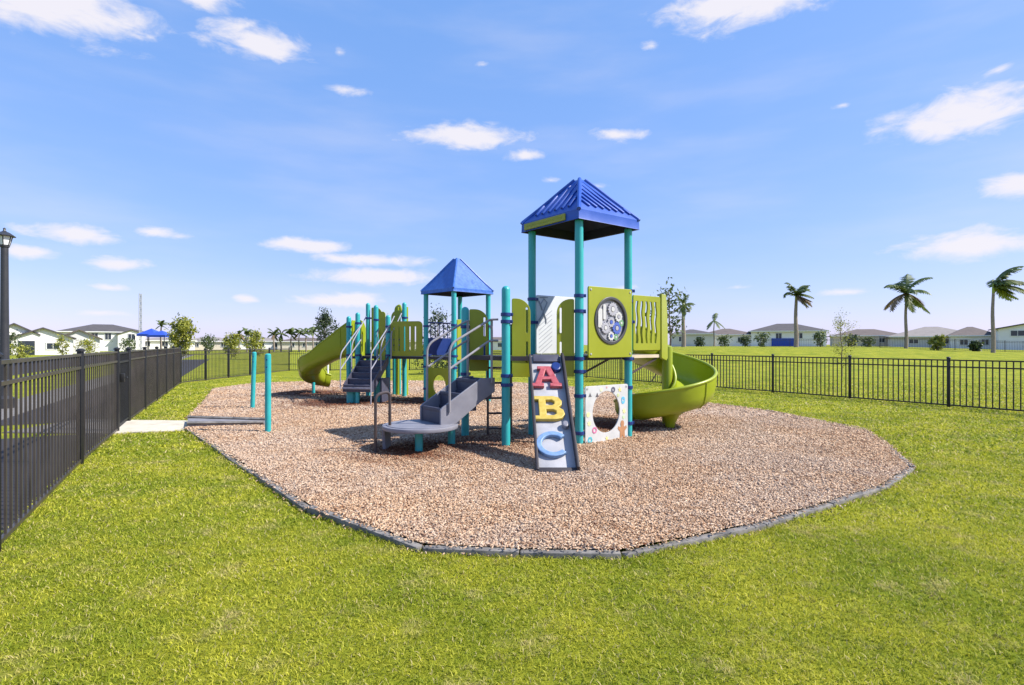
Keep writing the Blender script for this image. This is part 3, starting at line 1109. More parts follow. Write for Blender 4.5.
# decks
mb = MB()
def slab(mb, pts, z0, z1):
    lo = [mb.bm.verts.new((p.x, p.y, z0)) for p in pts]; hi = [mb.bm.verts.new((p.x, p.y, z1)) for p in pts]
    mb.bm.faces.new(hi); mb.bm.faces.new(list(reversed(lo)))
    for i in range(len(pts)):
        j = (i + 1) % len(pts); mb.bm.faces.new((lo[i], lo[j], hi[j], hi[i]))
slab(mb, [pF + (U + Vv) * .03, pR + (Vv - U) * .03, pK - (U + Vv) * .03, pL + (U - Vv) * .03], DECK - .07, DECK)
slab(mb, [pF - U * .02, pL - U * .02, pA], DECK - .07, DECK - .001)
slab(mb, [pL - U * .05, pB, pA + Vv * .03], DECK - .071, DECK - .002)
mb.build('deck', M['deck'], fs, smooth=0)
LAND0, LAND1 = pR + U * .08, pR + U * .86
mb = MB()
slab(mb, [pR + U * .06, pR + U * .86, pR + U * .86 + Vv * 1.15, pK + U * .06], DECK - .05, DECK + .005)
M['tan_edge'] = solid('tan_edge', (0.55, 0.46, 0.33), 0.6)
mb.build('slide_landing', M['tan_edge'], fs, smooth=0)
for v in (0.05, 1.1):
    mb = MB()
    mb.tube([pR + U * .03 + Vv * v + Vector((0, 0, DECK - .35)), pR + U * .8 + Vv * v + Vector((0, 0, DECK - .07))], .022, 6)
    mb.build('brace', M['brown_pipe'], fs)

def bolts(parent, m, spots, z=.017):
    for bx_, by_ in spots:
        mb = MB()
        mb.plate(circ(bx_, by_, .017, 10), (), .014, m @ Matrix.Translation((0, 0, z)), .004)
        mb.build('bolt', M['galv'], parent)


# gear panel
mm = frame(pF, pR, 0, 0.095)
mb = MB(); mb.plate(rrect(.10, 1.39, 1.12, 2.515, .035), [circ(.61, 1.985, .352, 40)], .03, mm, .006)
gp = mb.build('gear_panel', M['lime'], fs)
mb = MB(); mb.plate(circ(.61, 1.985, .385, 40), [circ(.61, 1.985, .335, 40)], .05, mm @ Matrix.Translation((0, 0, .006)), .008)
mb.build('window_rim', M['black_rim'], gp)
mb = MB(); mb.plate(circ(.61, 1.985, .36, 40), (), .012, mm @ Matrix.Translation((0, 0, -.018)), .002)
mb.build('window_backing', M['window_back'], gp)

bolts(gp, mm, ((.15, 1.45), (1.07, 1.45), (.15, 2.46), (1.07, 2.46)))


def gear_outline(cx, cy, r, teeth):
    out = []
    for k in range(teeth * 4):
        a = 2 * math.pi * k / (teeth * 4)
        rr_ = r if (k // 2) % 2 == 0 else r * .86
        out.append((cx + rr_ * math.cos(a), cy + rr_ * math.sin(a)))
    return out


for (gx_, gz_, r_, te, mt, hub) in ((.66, 2.17, .115, 14, 'gear_grey', 'gear_pale'), (.80, 2.05, .085, 11, 'gear_pale', 'gear_grey'), (.62, 1.96, .085, 10, 'gear_grey', 'gear_blue'),
                                    (.49, 1.865, .095, 12, 'gear_grey', 'gear_pale'), (.755, 1.865, .105, 12, 'gear_blue', 'gear_grey'), (.62, 1.735, .075, 10, 'gear_pale', 'gear_blue'),
                                    (.86, 1.95, .06, 8, 'gear_green', 'gear_pale'), (.73, 1.72, .055, 8, 'gear_green', 'gear_pale')):
    mb = MB(); mb.plate(gear_outline(gx_, gz_, r_, te), [circ(gx_, gz_, r_ * .45, 14)], .02, mm @ Matrix.Translation((0, 0, .002)), .003)
    g = mb.build('gear', M[mt], gp)
    mb = MB(); mb.plate(circ(gx_, gz_, r_ * .36, 14), (), .026, mm @ Matrix.Translation((0, 0, .004)), .003)
    mb.build('gear', M[hub], gp)
mb = MB()
mb.plate(rrect(.325, 1.87, .42, 2.17, .02), (), .012, mm, .002); mb.plate(rrect(.44, 2.0, .50, 2.24, .02), (), .012, mm, .002)
mb.build('pale_bar', M['gear_pale'], gp)

# white activity panel with a crawl hole and small printed shapes
mm = frame(pF, pR, 0, 0.06)
mb = MB(); mb.plate(rrect(.07, .03, 1.06, .945, .03), [circ(.545, .515, .315, 40, .335)], .022, mm, .004)
ap = mb.build('activity_panel', M['white_board'], fs)


def star(cx, cy, r, n=5, k=.45, a0=90):
    return [(cx + (r if i % 2 == 0 else r * k) * math.cos(R(a0) + math.pi * i / n), cy + (r if i % 2 == 0 else r * k) * math.sin(R(a0) + math.pi * i / n)) for i in range(2 * n)]


def sticker(shape, col, hole=()):
    key = 'print_%d_%d_%d' % tuple(int(c * 100) for c in col)
    if key not in M: M[key] = solid(key, col, .45)
    mb = MB(); mb.plate(shape, hole, .006, mm @ Matrix.Translation((0, 0, .013)), .001)
    mb.build('printed_shape', M[key], ap)


sticker(star(.17, .80, .04, 3), (.12, .12, .13)); sticker(star(.33, .79, .045, 3), (.10, .09, .10))
sticker(circ(.70, .865, .048, 12), (.10, .10, .14), [circ(.70, .865, .018, 8)])
sticker(star(.86, .86, .045), (.72, .62, .2)); sticker(circ(.82, .77, .03, 10), (.5, .55, .3))
sticker(rrect(.90, .62, .98, .74, .035), (.12, .42, .66), [circ(.94, .68, .02, 8)])
sticker(star(.965, .50, .05, 6), (.72, .70, .30)); sticker(circ(.95, .40, .03, 10), (.45, .6, .35))
sticker(circ(.13, .50, .04, 12), (.66, .70, .32)); sticker(star(.15, .36, .05, 6), (.72, .72, .3))
sticker(circ(.27, .245, .052, 16), (.55, .16, .3), [circ(.27, .245, .028, 12)])
sticker(circ(.17, .10, .055, 6), (.08, .42, .5), [circ(.17, .10, .025, 6)])
sticker(star(.55, .09, .04), (.75, .66, .25)); sticker(circ(.42, .88, .03, 10), (.66, .68, .42)); sticker(circ(.55, .91, .016, 8), (.6, .3, .3))
bolts(ap, mm, ((.11, .08), (1.02, .08), (.11, .905), (1.02, .905)), .012)
# plain biscuit-coloured little figure
fig = [(.86, .035), (.90, .035), (.92, .12), (.94, .035), (.985, .035), (.975, .17), (1.03, .22), (1.015, .26), (.965, .24), (.955, .26), (.965, .30), (.95, .34), (.92, .352), (.89, .34), (.875, .30), (.885, .26),
       (.875, .24), (.825, .26), (.81, .22), (.865, .17)]
sticker(fig, (.42, .21, .10))

# arched panels flanking the climber (edge A-F)
mmAF = frame(pA, pF, 0, -0.02)


def arch_panel(m, x0, x1, z0, z1, side, mat='lime'):
    """side +1: rounded and slotted on the far-x side; -1 on the near-x side."""
    r = min(x1 - x0, .26) * .85
    rad = {'a': .02, 'b': .02, 'c': r if side > 0 else .025, 'd': r if side < 0 else .025}
    sw = .034
    xs0 = x1 - .075 if side > 0 else x0 + .045
    H = z1 - z0
    holes = [rrect(xs0, z0 + H * .56, xs0 + sw, z1 - r * .62, .015, 3), rrect(xs0, z0 + H * .18, xs0 + sw, z0 + H * .45, .015, 3)]
    mb = MB(); mb.plate(rrect(x0, z0, x1, z1, rad, 8), holes, .026, m, .005)
    return mb.build('arch_panel', M[mat], fs)


arch_panel(mmAF, .095, .385, 1.10, 2.31, +1)
arch_panel(mmAF, .80, 1.075, 1.10, 2.31, -1)
mmBL = frame(pL, pB, 0, 0.0)
arch_panel(mmBL, .06, .34, 1.15, 2.2, +1)
arch_panel(mmBL, .76, 1.08, 1.15, 2.2, -1)

# white screen panel at the back of the tower, printed with thin slanting lines
mm = frame(pL, pK, 0, 0.0)
mb = MB(); mb.plate(rrect(.09, 1.44, 1.06, 2.46, .03), (), .02, mm, .004)
M['screen_white'] = solid('screen_white', (.62, .64, .66), .5, var=.05)
scn = mb.build('screen_panel', M['screen_white'], fs)
mb = MB()
for i in range(9):
    z = 1.50 + i * .075
    m4 = mm @ Matrix.Translation((.30, z, .012)) @ Matrix.Rotation(R(34), 4, 'Z')
    mb.box((0, 0, 0), (.36, .010, .005), m4)
sd_ = [((.14, 2.36), (.22, 2.20), (.18, 2.30), (.26, 2.40), (.33, 2.34), (.27, 2.22), (.21, 2.10), (.14, 2.02)), ((.24, 2.16), (.30, 2.06), (.31, 1.98)), ((.16, 2.42), (.34, 2.43))]
for st in sd_:
    mb.tube([mm @ Vector((a, b, .014)) for a, b in st], .013, 5)
mb.build('printed_shape', M['line_grey'], scn, smooth=0)

# slatted barrier beside the slide landing and the slide's end plate
mm = frame(pR, pR + U, 0, 0.03)
holes = []
for i in range(5):
    x0 = .145 + i * .125
    left = [(x0 + .012 * math.sin(j * 1.1 + i), 1.62 + j * (.72 / 12)) for j in range(13)]
    right = [(x0 + .052 + .012 * math.sin(j * 1.1 + i + .5), 1.62 + j * (.72 / 12)) for j in range(12, -1, -1)]
    holes.append(left + right)
mb = MB(); mb.plate(rrect(.08, 1.50, .80, 2.44, .03), holes, .03, mm, .006)
mb.build('slat_panel', M['lime'], fs)
mb = MB()
for i in range(4):
    mb.box((.15 + i * .2, 1.53, -.05), (.03, .06, .06), mm)
mb.tube([mm @ Vector((.05, 1.50, -.06)), mm @ Vector((.84, 1.50, -.06))], .018, 8)
mb.build('panel_rail', M['lime'], fs)
SC = Vector((2.975, 10.73, 0))
e0 = pR + U * .83
mm = frame(e0, e0 + (SC - e0) * 1.0, 0, 0.02)
mb = MB(); mb.plate([(0, 1.36), (.5, 1.3), (.66, 1.34), (.64, 1.9), (.56, 2.36), (.42, 2.52), (.0, 2.50)], (), .05, mm, .012)
mb.build('slide_hood', M['lime'], fs)
# spiral slide
sp = thing.__globals__['MB']()
sp.lathe([(.098, -.05), (.098, 1.50), (.09, 1.56), (.04, 1.58)], SC, 20)
sl = sp.build('spiral_slide', M['slide'], fs)
RC = .50
pts, hl, hr = [], [], []
a_in = UA + math.pi / 2
start = SC + Vector((math.cos(a_in), math.sin(a_in), 0)) * RC
prof_z = [(-.75, 1.42), (-.45, 1.40), (0, 1.22), (37, 1.02), (80, .86), (127, .68), (170, .53), (217, .40), (255, .30), (290, .23), (330, .18)]


def lerp_tab(tab, x):
    for (a, va), (b, vb) in zip(tab, tab[1:]):
        if x <= b:
            t = max(0, (x - a) / (b - a)); return va + (vb - va) * t
    return tab[-1][1]


for s in (-.72, -.6, -.45, -.3, -.15):
    p = start + U * s; p.z = lerp_tab(prof_z, s); pts.append(p); hl.append(.62 - .1 * (s + .72) / .72); hr.append(.5)
for d in range(0, 322, 6):
    a = a_in - R(d)
    p = SC + Vector((math.cos(a), math.sin(a), 0)) * (RC + .13 * (d / 322) ** 3)
    p.z = lerp_tab(prof_z, d); pts.append(p)
    f = d / 322
    hl.append(.52 - .12 * f - .1 * max(0, (d - 270) / 52)); hr.append(.40 - .14 * f)
sweep('chute', sl, pts, .36, hl, hr, 'slide', rim=.032, flanges=(5, 20, 36, 51))
mb = MB()
mb.lathe([(.075, -.05), (.075, .06), (.10, .16), (.17, .30), (.26, .36)], SC + Vector((-.06, -.40, 0)), 16)
mb.build('slide_foot', M['slide'], sl)
# branches of hollow worn chips are in bed_z; ladder under the decks (edge L-B)
lad = MB()
mm = frame(pL, pB, 0, .05)
for x0 in (.36, .76):
    lad.tube([mm @ Vector((x0, -.05, 0)), mm @ Vector((x0, 1.95, 0))], .02, 8)
for z in (.16, .42, .68, .94, 1.2):
    lad.tube([mm @ Vector((.36, z, 0)), mm @ Vector((.76, z, 0))], .018, 8)
lad.build('rung_ladder', M['brown_pipe'], fs)

# ---------- ABC climber
ct, cb = Vector((.515, 8.55, DECK + .01)), Vector((.556, 6.79, .06))
yd = (ct - cb); CL = yd.length; yd.normalize()
xd = Vector((1, .04, 0)).normalized(); xd = (xd - yd * xd.dot(yd)).normalized()
zd = xd.cross(yd)
mc = Matrix(((xd.x, yd.x, zd.x, cb.x), (xd.y, yd.y, zd.y, cb.y), (xd.z, yd.z, zd.z, cb.z), (0, 0, 0, 1)))
mb = MB(); mb.box((0, CL / 2, -.03), (.47, CL, .05), mc, .01)
M['climber_grey'] = solid('climber_grey', (0.40, 0.395, 0.41), 0.5, var=0.12, scale=6, bump=0.05)
ab = mb.build('alphabet_climber', M['climber_grey'], fs)
mb = MB()
for sx, hh in ((-1, .05), (1, .10)):
    mb.plate([(-.055, -.02), (hh * .9, 0), (hh, .1), (hh, CL - .1), (hh * .6, CL), (-.055, CL)], (), .035,
             mc @ Matrix.Translation((sx * .245, 0, 0)) @ Matrix(((0, 0, sx, 0), (0, 1, 0, 0), (1, 0, 0, 0), (0, 0, 0, 1))), .008)
mb.build('side_rail', M['deck'], ab)
mb = MB(); mb.box((0, -.005, -.01), (.52, .09, .09), mc, .015)
mb.build('base_foot', M['deck'], ab)
mb = MB(); mb.box((0, CL - .09, .01), (.40, .17, .05), mc, .012)
mb.build('top_step', M['dark_step'], ab)


def letter(outline, holes, y, mat, scale, sy, x=0.0, name='letter'):
    o_ = [(px * scale + x, py * sy + y) for px, py in outline]
    h_ = [[(px * scale + x, py * sy + y) for px, py in h] for h in holes]
    mb = MB(); mb.plate(o_, h_, .055, mc @ Matrix.Translation((0, 0, .024)), .012)
    mb.build(name, M[mat], ab)


A_out = [(-.60, -.5), (-.12, -.5), (-.12, -.34), (-.22, -.34), (-.17, -.17), (.17, -.17), (.22, -.34), (.12, -.34), (.12, -.5), (.60, -.5), (.60, -.34), (.50, -.34), (.20, .5), (-.34, .5), (-.34, .35), (-.22, .35), (-.47, -.34), (-.60, -.34)]
A_hole = [(-.11, -.02), (.11, -.02), (0, .30)]
B_out = [(-.55, -.5), (.18, -.5), (.38, -.44), (.50, -.28), (.46, -.10), (.30, .02), (.42, .12), (.44, .28), (.34, .44), (.15, .5), (-.55, .5), (-.55, .34), (-.40, .34), (-.40, -.34), (-.55, -.34)]
B_h1 = [(-.14, -.32), (.10, -.32), (.20, -.26), (.20, -.15), (.10, -.08), (-.14, -.08)]
B_h2 = [(-.14, .10), (.08, .10), (.16, .16), (.16, .26), (.08, .33), (-.14, .33)]
C_out = []
for k in range(33):
    a = R(42 + 276 * k / 32); C_out.append((.52 * math.cos(a), .5 * math.sin(a)))
for k in range(33):
    a = R(318 - 276 * k / 32); C_out.append((.345 * math.cos(a), .335 * math.sin(a)))
letter(A_out, [A_hole], CL * .765, 'letter_red', .36, .44, -.03)
letter(B_out, [B_h1, B_h2], CL * .475, 'letter_yellow', .385, .45, -.02)
letter(C_out, [], CL * .185, 'letter_blue', .415, .42, -.03)
for (hx, hy, r_, mt) in ((.13, CL * .86, .075, 'navy'), (.16, CL * .335, .045, 'grey')):
    mb = MB(); mb.plate(circ(hx, hy, r_, 18, r_ * 1.25), (), .07, mc @ Matrix.Translation((0, 0, .03)), .02)
    mb.build('hand_hold', M[mt], ab)

# ---------- transfer steps on edge B-A
mm = frame(pB, pA, 0, 0)        # x along B->A, y up, z outward
xc = SIDE / 2
tr = MB()
disc = circ(xc, 0, .56, 40)
mflat = mm @ Matrix(((1, 0, 0, 0), (0, 0, 1, 0), (0, 1, 0, 1.16), (0, 0, 0, 1)))     # plan outline -> horizontal board
tr.plate(circ(xc, 0, .56, 44), (), .06, mm @ Matrix.Translation((0, .385, 1.16)) @ Matrix.Rotation(R(90), 4, 'X'), .012)
tp = tr.build('transfer_platform', M['grey'], fs)
mb = MB(); mb.plate(circ(xc, 0, .50, 44), (), .012, mm @ Matrix.Translation((0, .418, 1.16)) @ Matrix.Rotation(R(90), 4, 'X'), .004)
mb.build('platform_pad', M['grey'], tp)
for (x_, z_) in ((xc + .18, 1.28), (xc, .62)):
    mb = MB()
    q = mm @ Vector((x_, 0, z_)); mb.lathe([(.058, -.1), (.058, .36)], (q.x, q.y, 0), 14)
    mb.build('support_leg', M['teal'], tp)
mb = MB()
q = mm @ Vector((xc - .30, 0, 1.55)); q2 = mm @ Vector((xc - .18, 0, 1.66))
mb.plate([(-.10, .0), (.14, .0), (.2, .36), (-.12, .36)], (), .05, frame(q, q2, 0, 0), .01)
mb.build('side_bracket', M['grey'], tp)
WS = .56
for i, (n0, n1, zt, zb) in enumerate(((.64, .98, .655, .40), (.34, .66, .86, .58), (.05, .36, 1.06, .74))):
    mb = MB()
    mb.box((xc, (zt - .055 + zb) / 2, (n0 + n1) / 2), (WS, zt - .055 - zb, n1 - n0), mm, .012)
    mb.box((xc, zt - .03, n1 - .022), (WS + .03, .07, .044), mm, .014)
    mb.box((xc, zt - .03, n0 + .02), (WS + .03, .07, .03), mm, .012)
    mb.build('step', M['dark_step'], fs)
mb = MB()
prof = [(1.00, .40), (1.0, .64), (.96, .68), (.28, 1.08), (.02, 1.08), (.02, .86), (.28, .72), (.76, .40)]
for sx in (-1, 1):
    mb.plate([(a, b) for a, b in prof], (), .035, mm @ Matrix.Translation((xc + sx * (WS / 2 + .022), 0, 0)) @ Matrix(((0, 0, 1, 0), (0, 1, 0, 0), (1, 0, 0, 0), (0, 0, 0, 1))), .008)
mb.build('stringer', M['grey'], fs)
for sx in (-1, 1):
    X_ = xc + sx * (WS / 2 + .06)
    mb = MB()
    mb.tube(bend([mm @ Vector((X_, .6, .86)), mm @ Vector((X_, 1.60, .86)), mm @ Vector((X_, 1.99, .12)), mm @ Vector((X_ + sx * .08, 1.99, .03))], .14), .018, 10)
    mb.tube(bend([mm @ Vector((X_, 1.24, .86)), mm @ Vector((X_, 1.66, .14)), mm @ Vector((X_ + sx * .08, 1.66, .03))], .1), .018, 10)
    mb.tube([mm @ Vector((X_ + sx * .0, 1.0, .10)), mm @ Vector((X_ + sx * .0, 1.99, .10))], .02, 8)
    mb.build('handrail', M['pipe'], fs)
mb = MB()
q = [Vector((-1.955, 8.02, -.05)), Vector((-1.955, 8.02, .88)), Vector((-1.78, 8.16, .92)), Vector((-1.78, 8.16, .40))]
mb.tube(bend(q, .09), .022, 10)
mb.build('grab_loop', M['brown_pipe'], fs)

# ---------- rear structure
DK = 1.27
MC = Vector((-1.50, 15.3, 0)); hd = .85
mL, mR, mF, mB_ = MC + Vector((-hd, 0, 0)), MC + Vector((hd, 0, 0)), MC + Vector((0, -hd, 0)), MC + Vector((0, hd, 0))
P1, P2, P3, P4 = Vector((-3.45, 15.6, 0)), Vector((-4.62, 15.85, 0)), Vector((-4.37, 17.0, 0)), Vector((-3.22, 16.75, 0))
rs = thing('play_structure', 'rear climbing structure with smooth blue roof, dark stairs and curved green slide', 'playground', (-2.8, 15.9, 0))
for p, cl in ((mL, (.4, 1.0, 1.3, 2.1)), (mR, (1.3, 2.1)), (mF, (1.0, 1.3, 2.1)), (mB_, (1.3, 2.1))):
    post(rs, p, 2.98, cl, cap='flat')
pyramid_roof(rs, MC, 0.70, R(45), 2.97, 3.08, 3.95, 'blue_mid')
for p, h, cl in ((P1, 2.42, (1.3, 1.95, 2.1)), (P2, 2.40, (1.3, 2.1)), (P3, 2.86, (1.3, 2.4)), (P4, 2.86, (1.3, 2.4)), (Vector((-4.33, 15.72, 0)), 2.5, (1.3, 2.2)), (Vector((-3.86, 15.9, 0)), 2.72, (2.3,))):
    post(rs, p, h, cl)
mb = MB()
slab(mb, [mF, mR, mB_, mL], DK - .07, DK)
slab(mb, [P2, P1, P4, P3], DK - .07, DK)
slab(mb, [P1 + Vector((.05, .02, 0)), mL + Vector((-.02, 0, 0)), mB_ + Vector((-.1, 0, 0)), P4 + Vector((.05, 0, 0))], DK - .071, DK - .002)
mb.build('deck', M['deck'], rs, smooth=0)
# olive slatted barrier between the two rear decks
mm = frame(P1, mL, 0, .03)
LN = (mL - P1).length
holes = [rrect(.17 + i * .162, 1.42, .17 + i * .162 + .045, 2.1, .02, 3) for i in range(5)]
mb = MB(); mb.plate(rrect(.09, 1.28, LN - .09, 2.24, {'a': .02, 'b': .02, 'c': .12, 'd': .12}, 6), holes, .03, mm, .006)
mb.build('slat_panel', M['lime'], rs)
# crawl panel under the roof tower
mm = frame(mL, mF, 0, .02)
LN = (mF - mL).length
mb = MB(); mb.plate(rrect(.10, .06, LN - .09, .98, .03), [circ(LN * .52, .52, .27, 32)], .03, mm, .006)
mb.build('crawl_panel', M['lime'], rs)
# navy barred barriers on the back edges
for a, b in ((mB_, mL), (mR, mB_)):
    mm = frame(a, b, 0, 0)
    LN = (b - a).length
    mb = MB()
    mb.plate(rrect(.08, 1.30, LN - .08, 1.78, .02), (), .03, mm, .005)
    mb.tube([mm @ Vector((.06, 2.2, 0)), mm @ Vector((LN - .06, 2.2, 0))], .02, 8)
    for i in range(7):
        x_ = .16 + i * (LN - .32) / 6
        mb.tube([mm @ Vector((x_, 1.76, 0)), mm @ Vector((x_, 2.2, 0))], .014, 6)
    mb.build('barrier', M['navy'], rs)
mm = frame(mF, mR, 0, 0)
mb = MB(); mb.plate(rrect(.10, 1.2, .48, 2.25, {'c': .2, 'a': .02, 'b': .02, 'd': .02}, 6), (), .03, mm, .006)
mb.build('arch_panel', M['lime'], rs)
# flanking boards beside the dark stairs
mm = frame(P2, P1, 0, 0)
LN = (P1 - P2).length
mb = MB(); mb.plate(rrect(LN - .27, 1.15, LN - .08, 2.52, {'c': .08, 'd': .08, 'a': .02, 'b': .02}, 5), (), .03, mm, .006)
mb.build('arch_panel', M['lime'], rs)
mb = MB(); mb.plate(rrect(.05, 1.2, .27, 2.3, {'d': .12, 'c': .03, 'a': .02, 'b': .02}, 5), (), .03, mm @ Matrix.Translation((0, 0, -.25)), .006)
mb.build('arch_panel', M['lime'], rs)
mmb = frame(P4, P3, 0, 0)
mb = MB(); mb.plate(rrect(.12, 1.3, .42, 2.62, {'c': .2, 'd': .03, 'a': .02, 'b': .02}, 6), (), .03, mmb, .006)
mb.plate(rrect(.72, 1.3, 1.06, 2.72, {'d': .2, 'c': .03, 'a': .02, 'b': .02}, 6), (), .03, mmb, .006)
mb.build('arch_panel', M['lime'], rs)
# lime climbing wall with hoop at the far side
mb = MB()
for px in (398, 406.5):
    x_ = gx(px, 17.2)
    mb.tube([(x_, 17.2, -.05), (x_, 17.2, 2.75)], .055, 10)
mb.tube(bend([(gx(393, 17.2), 17.2, 2.15), (gx(396, 17.2), 17.2, 2.75), (gx(400, 17.2), 17.2, 2.82), (gx(404, 17.2), 17.2, 2.2)], .15), .035, 8)
mb.build('climbing_frame', M['slide'], rs)
mb = MB()
for px in (394.5, 399):
    x_ = gx(px, 17.4)
    mb.lathe([(.06, -.05), (.06, 2.55), (.03, 2.62)], (x_, 17.4, 0), 12)
mb.build('climbing_frame', M['teal'], rs)
# dark stairs
st = P2.lerp(P1, .70)
out = Vector((-.209, -.978, 0)); sx_ = Vector((.978, -.209, 0))
ms = Matrix(((sx_.x, 0, out.x, st.x), (sx_.y, 0, out.y, st.y), (0, 1, 0, 0), (0, 0, 0, 1)))
for i in range(5):
    zt = 1.16 - i * .155
    n0 = .03 + i * .215
    mb = MB()
    mb.box((0, zt - .02, n0 + .12), (.74, .05, .25), ms, .012)
    mb.box((0, zt - .10, n0 + .225), (.74, .16, .025), ms, .004)
    mb.build('step', M['dark_step'], rs)
mb = MB()
for sx in (-1, 1):
    mb.plate([(.0, 1.12), (.0, 1.28), (.12, 1.26), (1.12, .56), (1.14, .36), (.98, .36)], (), .03,
             ms @ Matrix.Translation((sx * .385, 0, 0)) @ Matrix(((0, 0, 1, 0), (0, 1, 0, 0), (1, 0, 0, 0), (0, 0, 0, 1))), .006)
mb.build('stringer', M['dark_step'], rs)
mb = MB(); mb.box((0, .46, 1.145), (.80, .05, .04), ms, .008)
mb.build('step_edge', M['light_pipe'], rs)
for (x_, z_, r_, h_) in ((-.26, .92, .13, .40), (-.02, 1.06, .05, .42), (.34, .5, .10, .7)):
    mb = MB()
    q = ms @ Vector((x_, 0, z_)); mb.lathe([(r_, -.05), (r_, h_)], (q.x, q.y, 0), 16)
    mb.build('support_leg', M['teal'], rs)
mb = MB(); mb.box((.46, .34, .42), (.05, .72, .5), ms, .01)
mb.build('side_panel', M['dark_step'], rs)
for sx in (-1, 1):
    X_ = sx * .43
    mb = MB()
    mb.tube(bend([ms @ Vector((X_, .05 if sx > 0 else .45, 1.2)), ms @ Vector((X_, 1.36, 1.2)), ms @ Vector((X_, 2.15, .05))], .15), .017, 8)
    mb.tube(bend([ms @ Vector((X_, .95, 1.2)), ms @ Vector((X_, 1.75, .05))], .1), .016, 8)
    mb.tube(bend([ms @ Vector((X_, .9, .6)), ms @ Vector((X_, 1.6, .62)), ms @ Vector((X_, 2.4, -.25))], .2), .016, 8)
    mb.build('handrail', M['light_pipe'], rs)
mb = MB()
for i in range(3):
    mb.box((.30, 1.42 + i * .16, -.12 - i * .2), (.44, .05, .24), ms, .01)
mb.build('step', M['dark_step'], rs)
mb = MB()
for X_ in (.08, .5):
    mb.tube(bend([ms @ Vector((X_, 1.2, .12)), ms @ Vector((X_, 1.95, .1)), ms @ Vector((X_, 2.05, -.1)), ms @ Vector((X_, 2.5, -.6))], .14), .017, 8)
mb.build('handrail', M['light_pipe'], rs)
# curved slide to the left
path = catmull([(-4.6, 16.38, 1.30), (-5.0, 16.48, 1.24), (-5.5, 16.62, 1.06), (-6.0, 16.92, .82), (-6.27, 17.35, .60), (-6.36, 17.8, .44), (-6.28, 18.15, .32), (-6.08, 18.35, .25)], 6)
NN = len(path)
hl = [max(.42, .95 - 1.5 * (i / NN)) if i < NN * .4 else .44 - .08 * max(0, i / NN - .7) / .3 for i in range(NN)]
hr = list(hl)
sw2 = MB(); sw2.lathe([(.05, -.05), (.05, .40), (.02, .42)], (gx(313.5, 17.6), 17.6, 0), 12)
lg = sw2.build('curved_slide', M['teal'], rs)
sweep('chute', lg, path, .33, hl, hr, 'slide', rim=.03, flanges=(4, NN // 2))
mb = MB()
mmh = frame(P3, P2, 0, .04)
mb.plate([(.1, 1.25), (1.05, 1.25), (1.05, 2.1), (.9, 2.3), (.25, 2.3), (.1, 2.1)], [rrect(.28, 1.33, .88, 2.0, .1, 4)], .04, mmh, .01)
mb.build('slide_hood', M['slide'], lg)

# ---------- two lone teal posts
for (px, y_, h_, lab) in ((268, 9.95, 1.42, 'teal steel post standing at the low end of the dark ramp'), (252.3, 13.7, 1.40, 'more distant lone teal post, slightly tilted, in open wood chips')):
    x_ = gx(px, y_)
    mb = MB()
    top_ = Vector((x_ + (.05 if y_ > 12 else 0), y_, h_))
    mb.tube([Vector((x_, y_, -.1)), Vector((x_, y_, 0)).lerp(top_, .97), top_, top_ + Vector((0, 0, .02))], [.052, .052, .05, .03], 14)
    o = mb.build('teal_post', M['teal'])
    tag(o, lab, 'post')
    mb = MB()
    for z in (h_ - .09, h_ - .22):
        mb.box((x_ + (.045 if y_ > 12 else 0), y_ - .055, z), (.022, .02, .022), None, .004)
    b_ = mb.build('bolt', M['navy'], o)


# ------------------------------------------------------------------ fences
def fence_run(name, label, pts, h, first=True, last=True, group=None, pitch=0.118, paint='picket_paint', bar=.0175):
    root = thing('metal_fence' if not name else name, label, 'fence', (pts[0][0], pts[0][1], 0), group)
    for i, p in enumerate(pts):
        if (i == 0 and not first) or (i == len(pts) - 1 and not last):
            continue
        z = ground_z(p[0], p[1])
        mb = MB(); mb.box((p[0], p[1], z + h / 2), (.058, .058, h + .1), None, .006)
        po = mb.build('post', M['black_metal'], root)
        mb = MB(); mb.lathe([(.053, h + .045), (.053, h + .062), (.038, h + .078), (.012, h + .088)], (p[0], p[1], z), 8)
        mb.build('cap', M['black_metal'], po)
    for a, b in zip(pts, pts[1:]):
        za, zb = ground_z(*a[:2]), ground_z(*b[:2])
        A, B = Vector((a[0], a[1], za)), Vector((b[0], b[1], zb))
        d = B - A; ln = d.length
        ang = math.atan2(d.y, d.x)
        mm = Matrix.Translation(A) @ Matrix.Rotation(ang, 4, 'Z') @ Matrix.Rotation(-math.asin((zb - za) / ln), 4, 'Y')
        mb = MB()
        for z in (.05, h - .17, h):
            mb.box((ln / 2, 0, z), (ln - .06, .032, .034), mm)
        k = int((ln - .1) / pitch)
        for j in range(k):
            mb.box((.05 + (j + .5) * (ln - .1) / k, 0, h / 2 + .02), (bar, bar, h - .04), mm)
        mb.build('picket_panel', M[paint], root, smooth=0)
    return root


def fpt(y):
    return (fence_x(y), y)


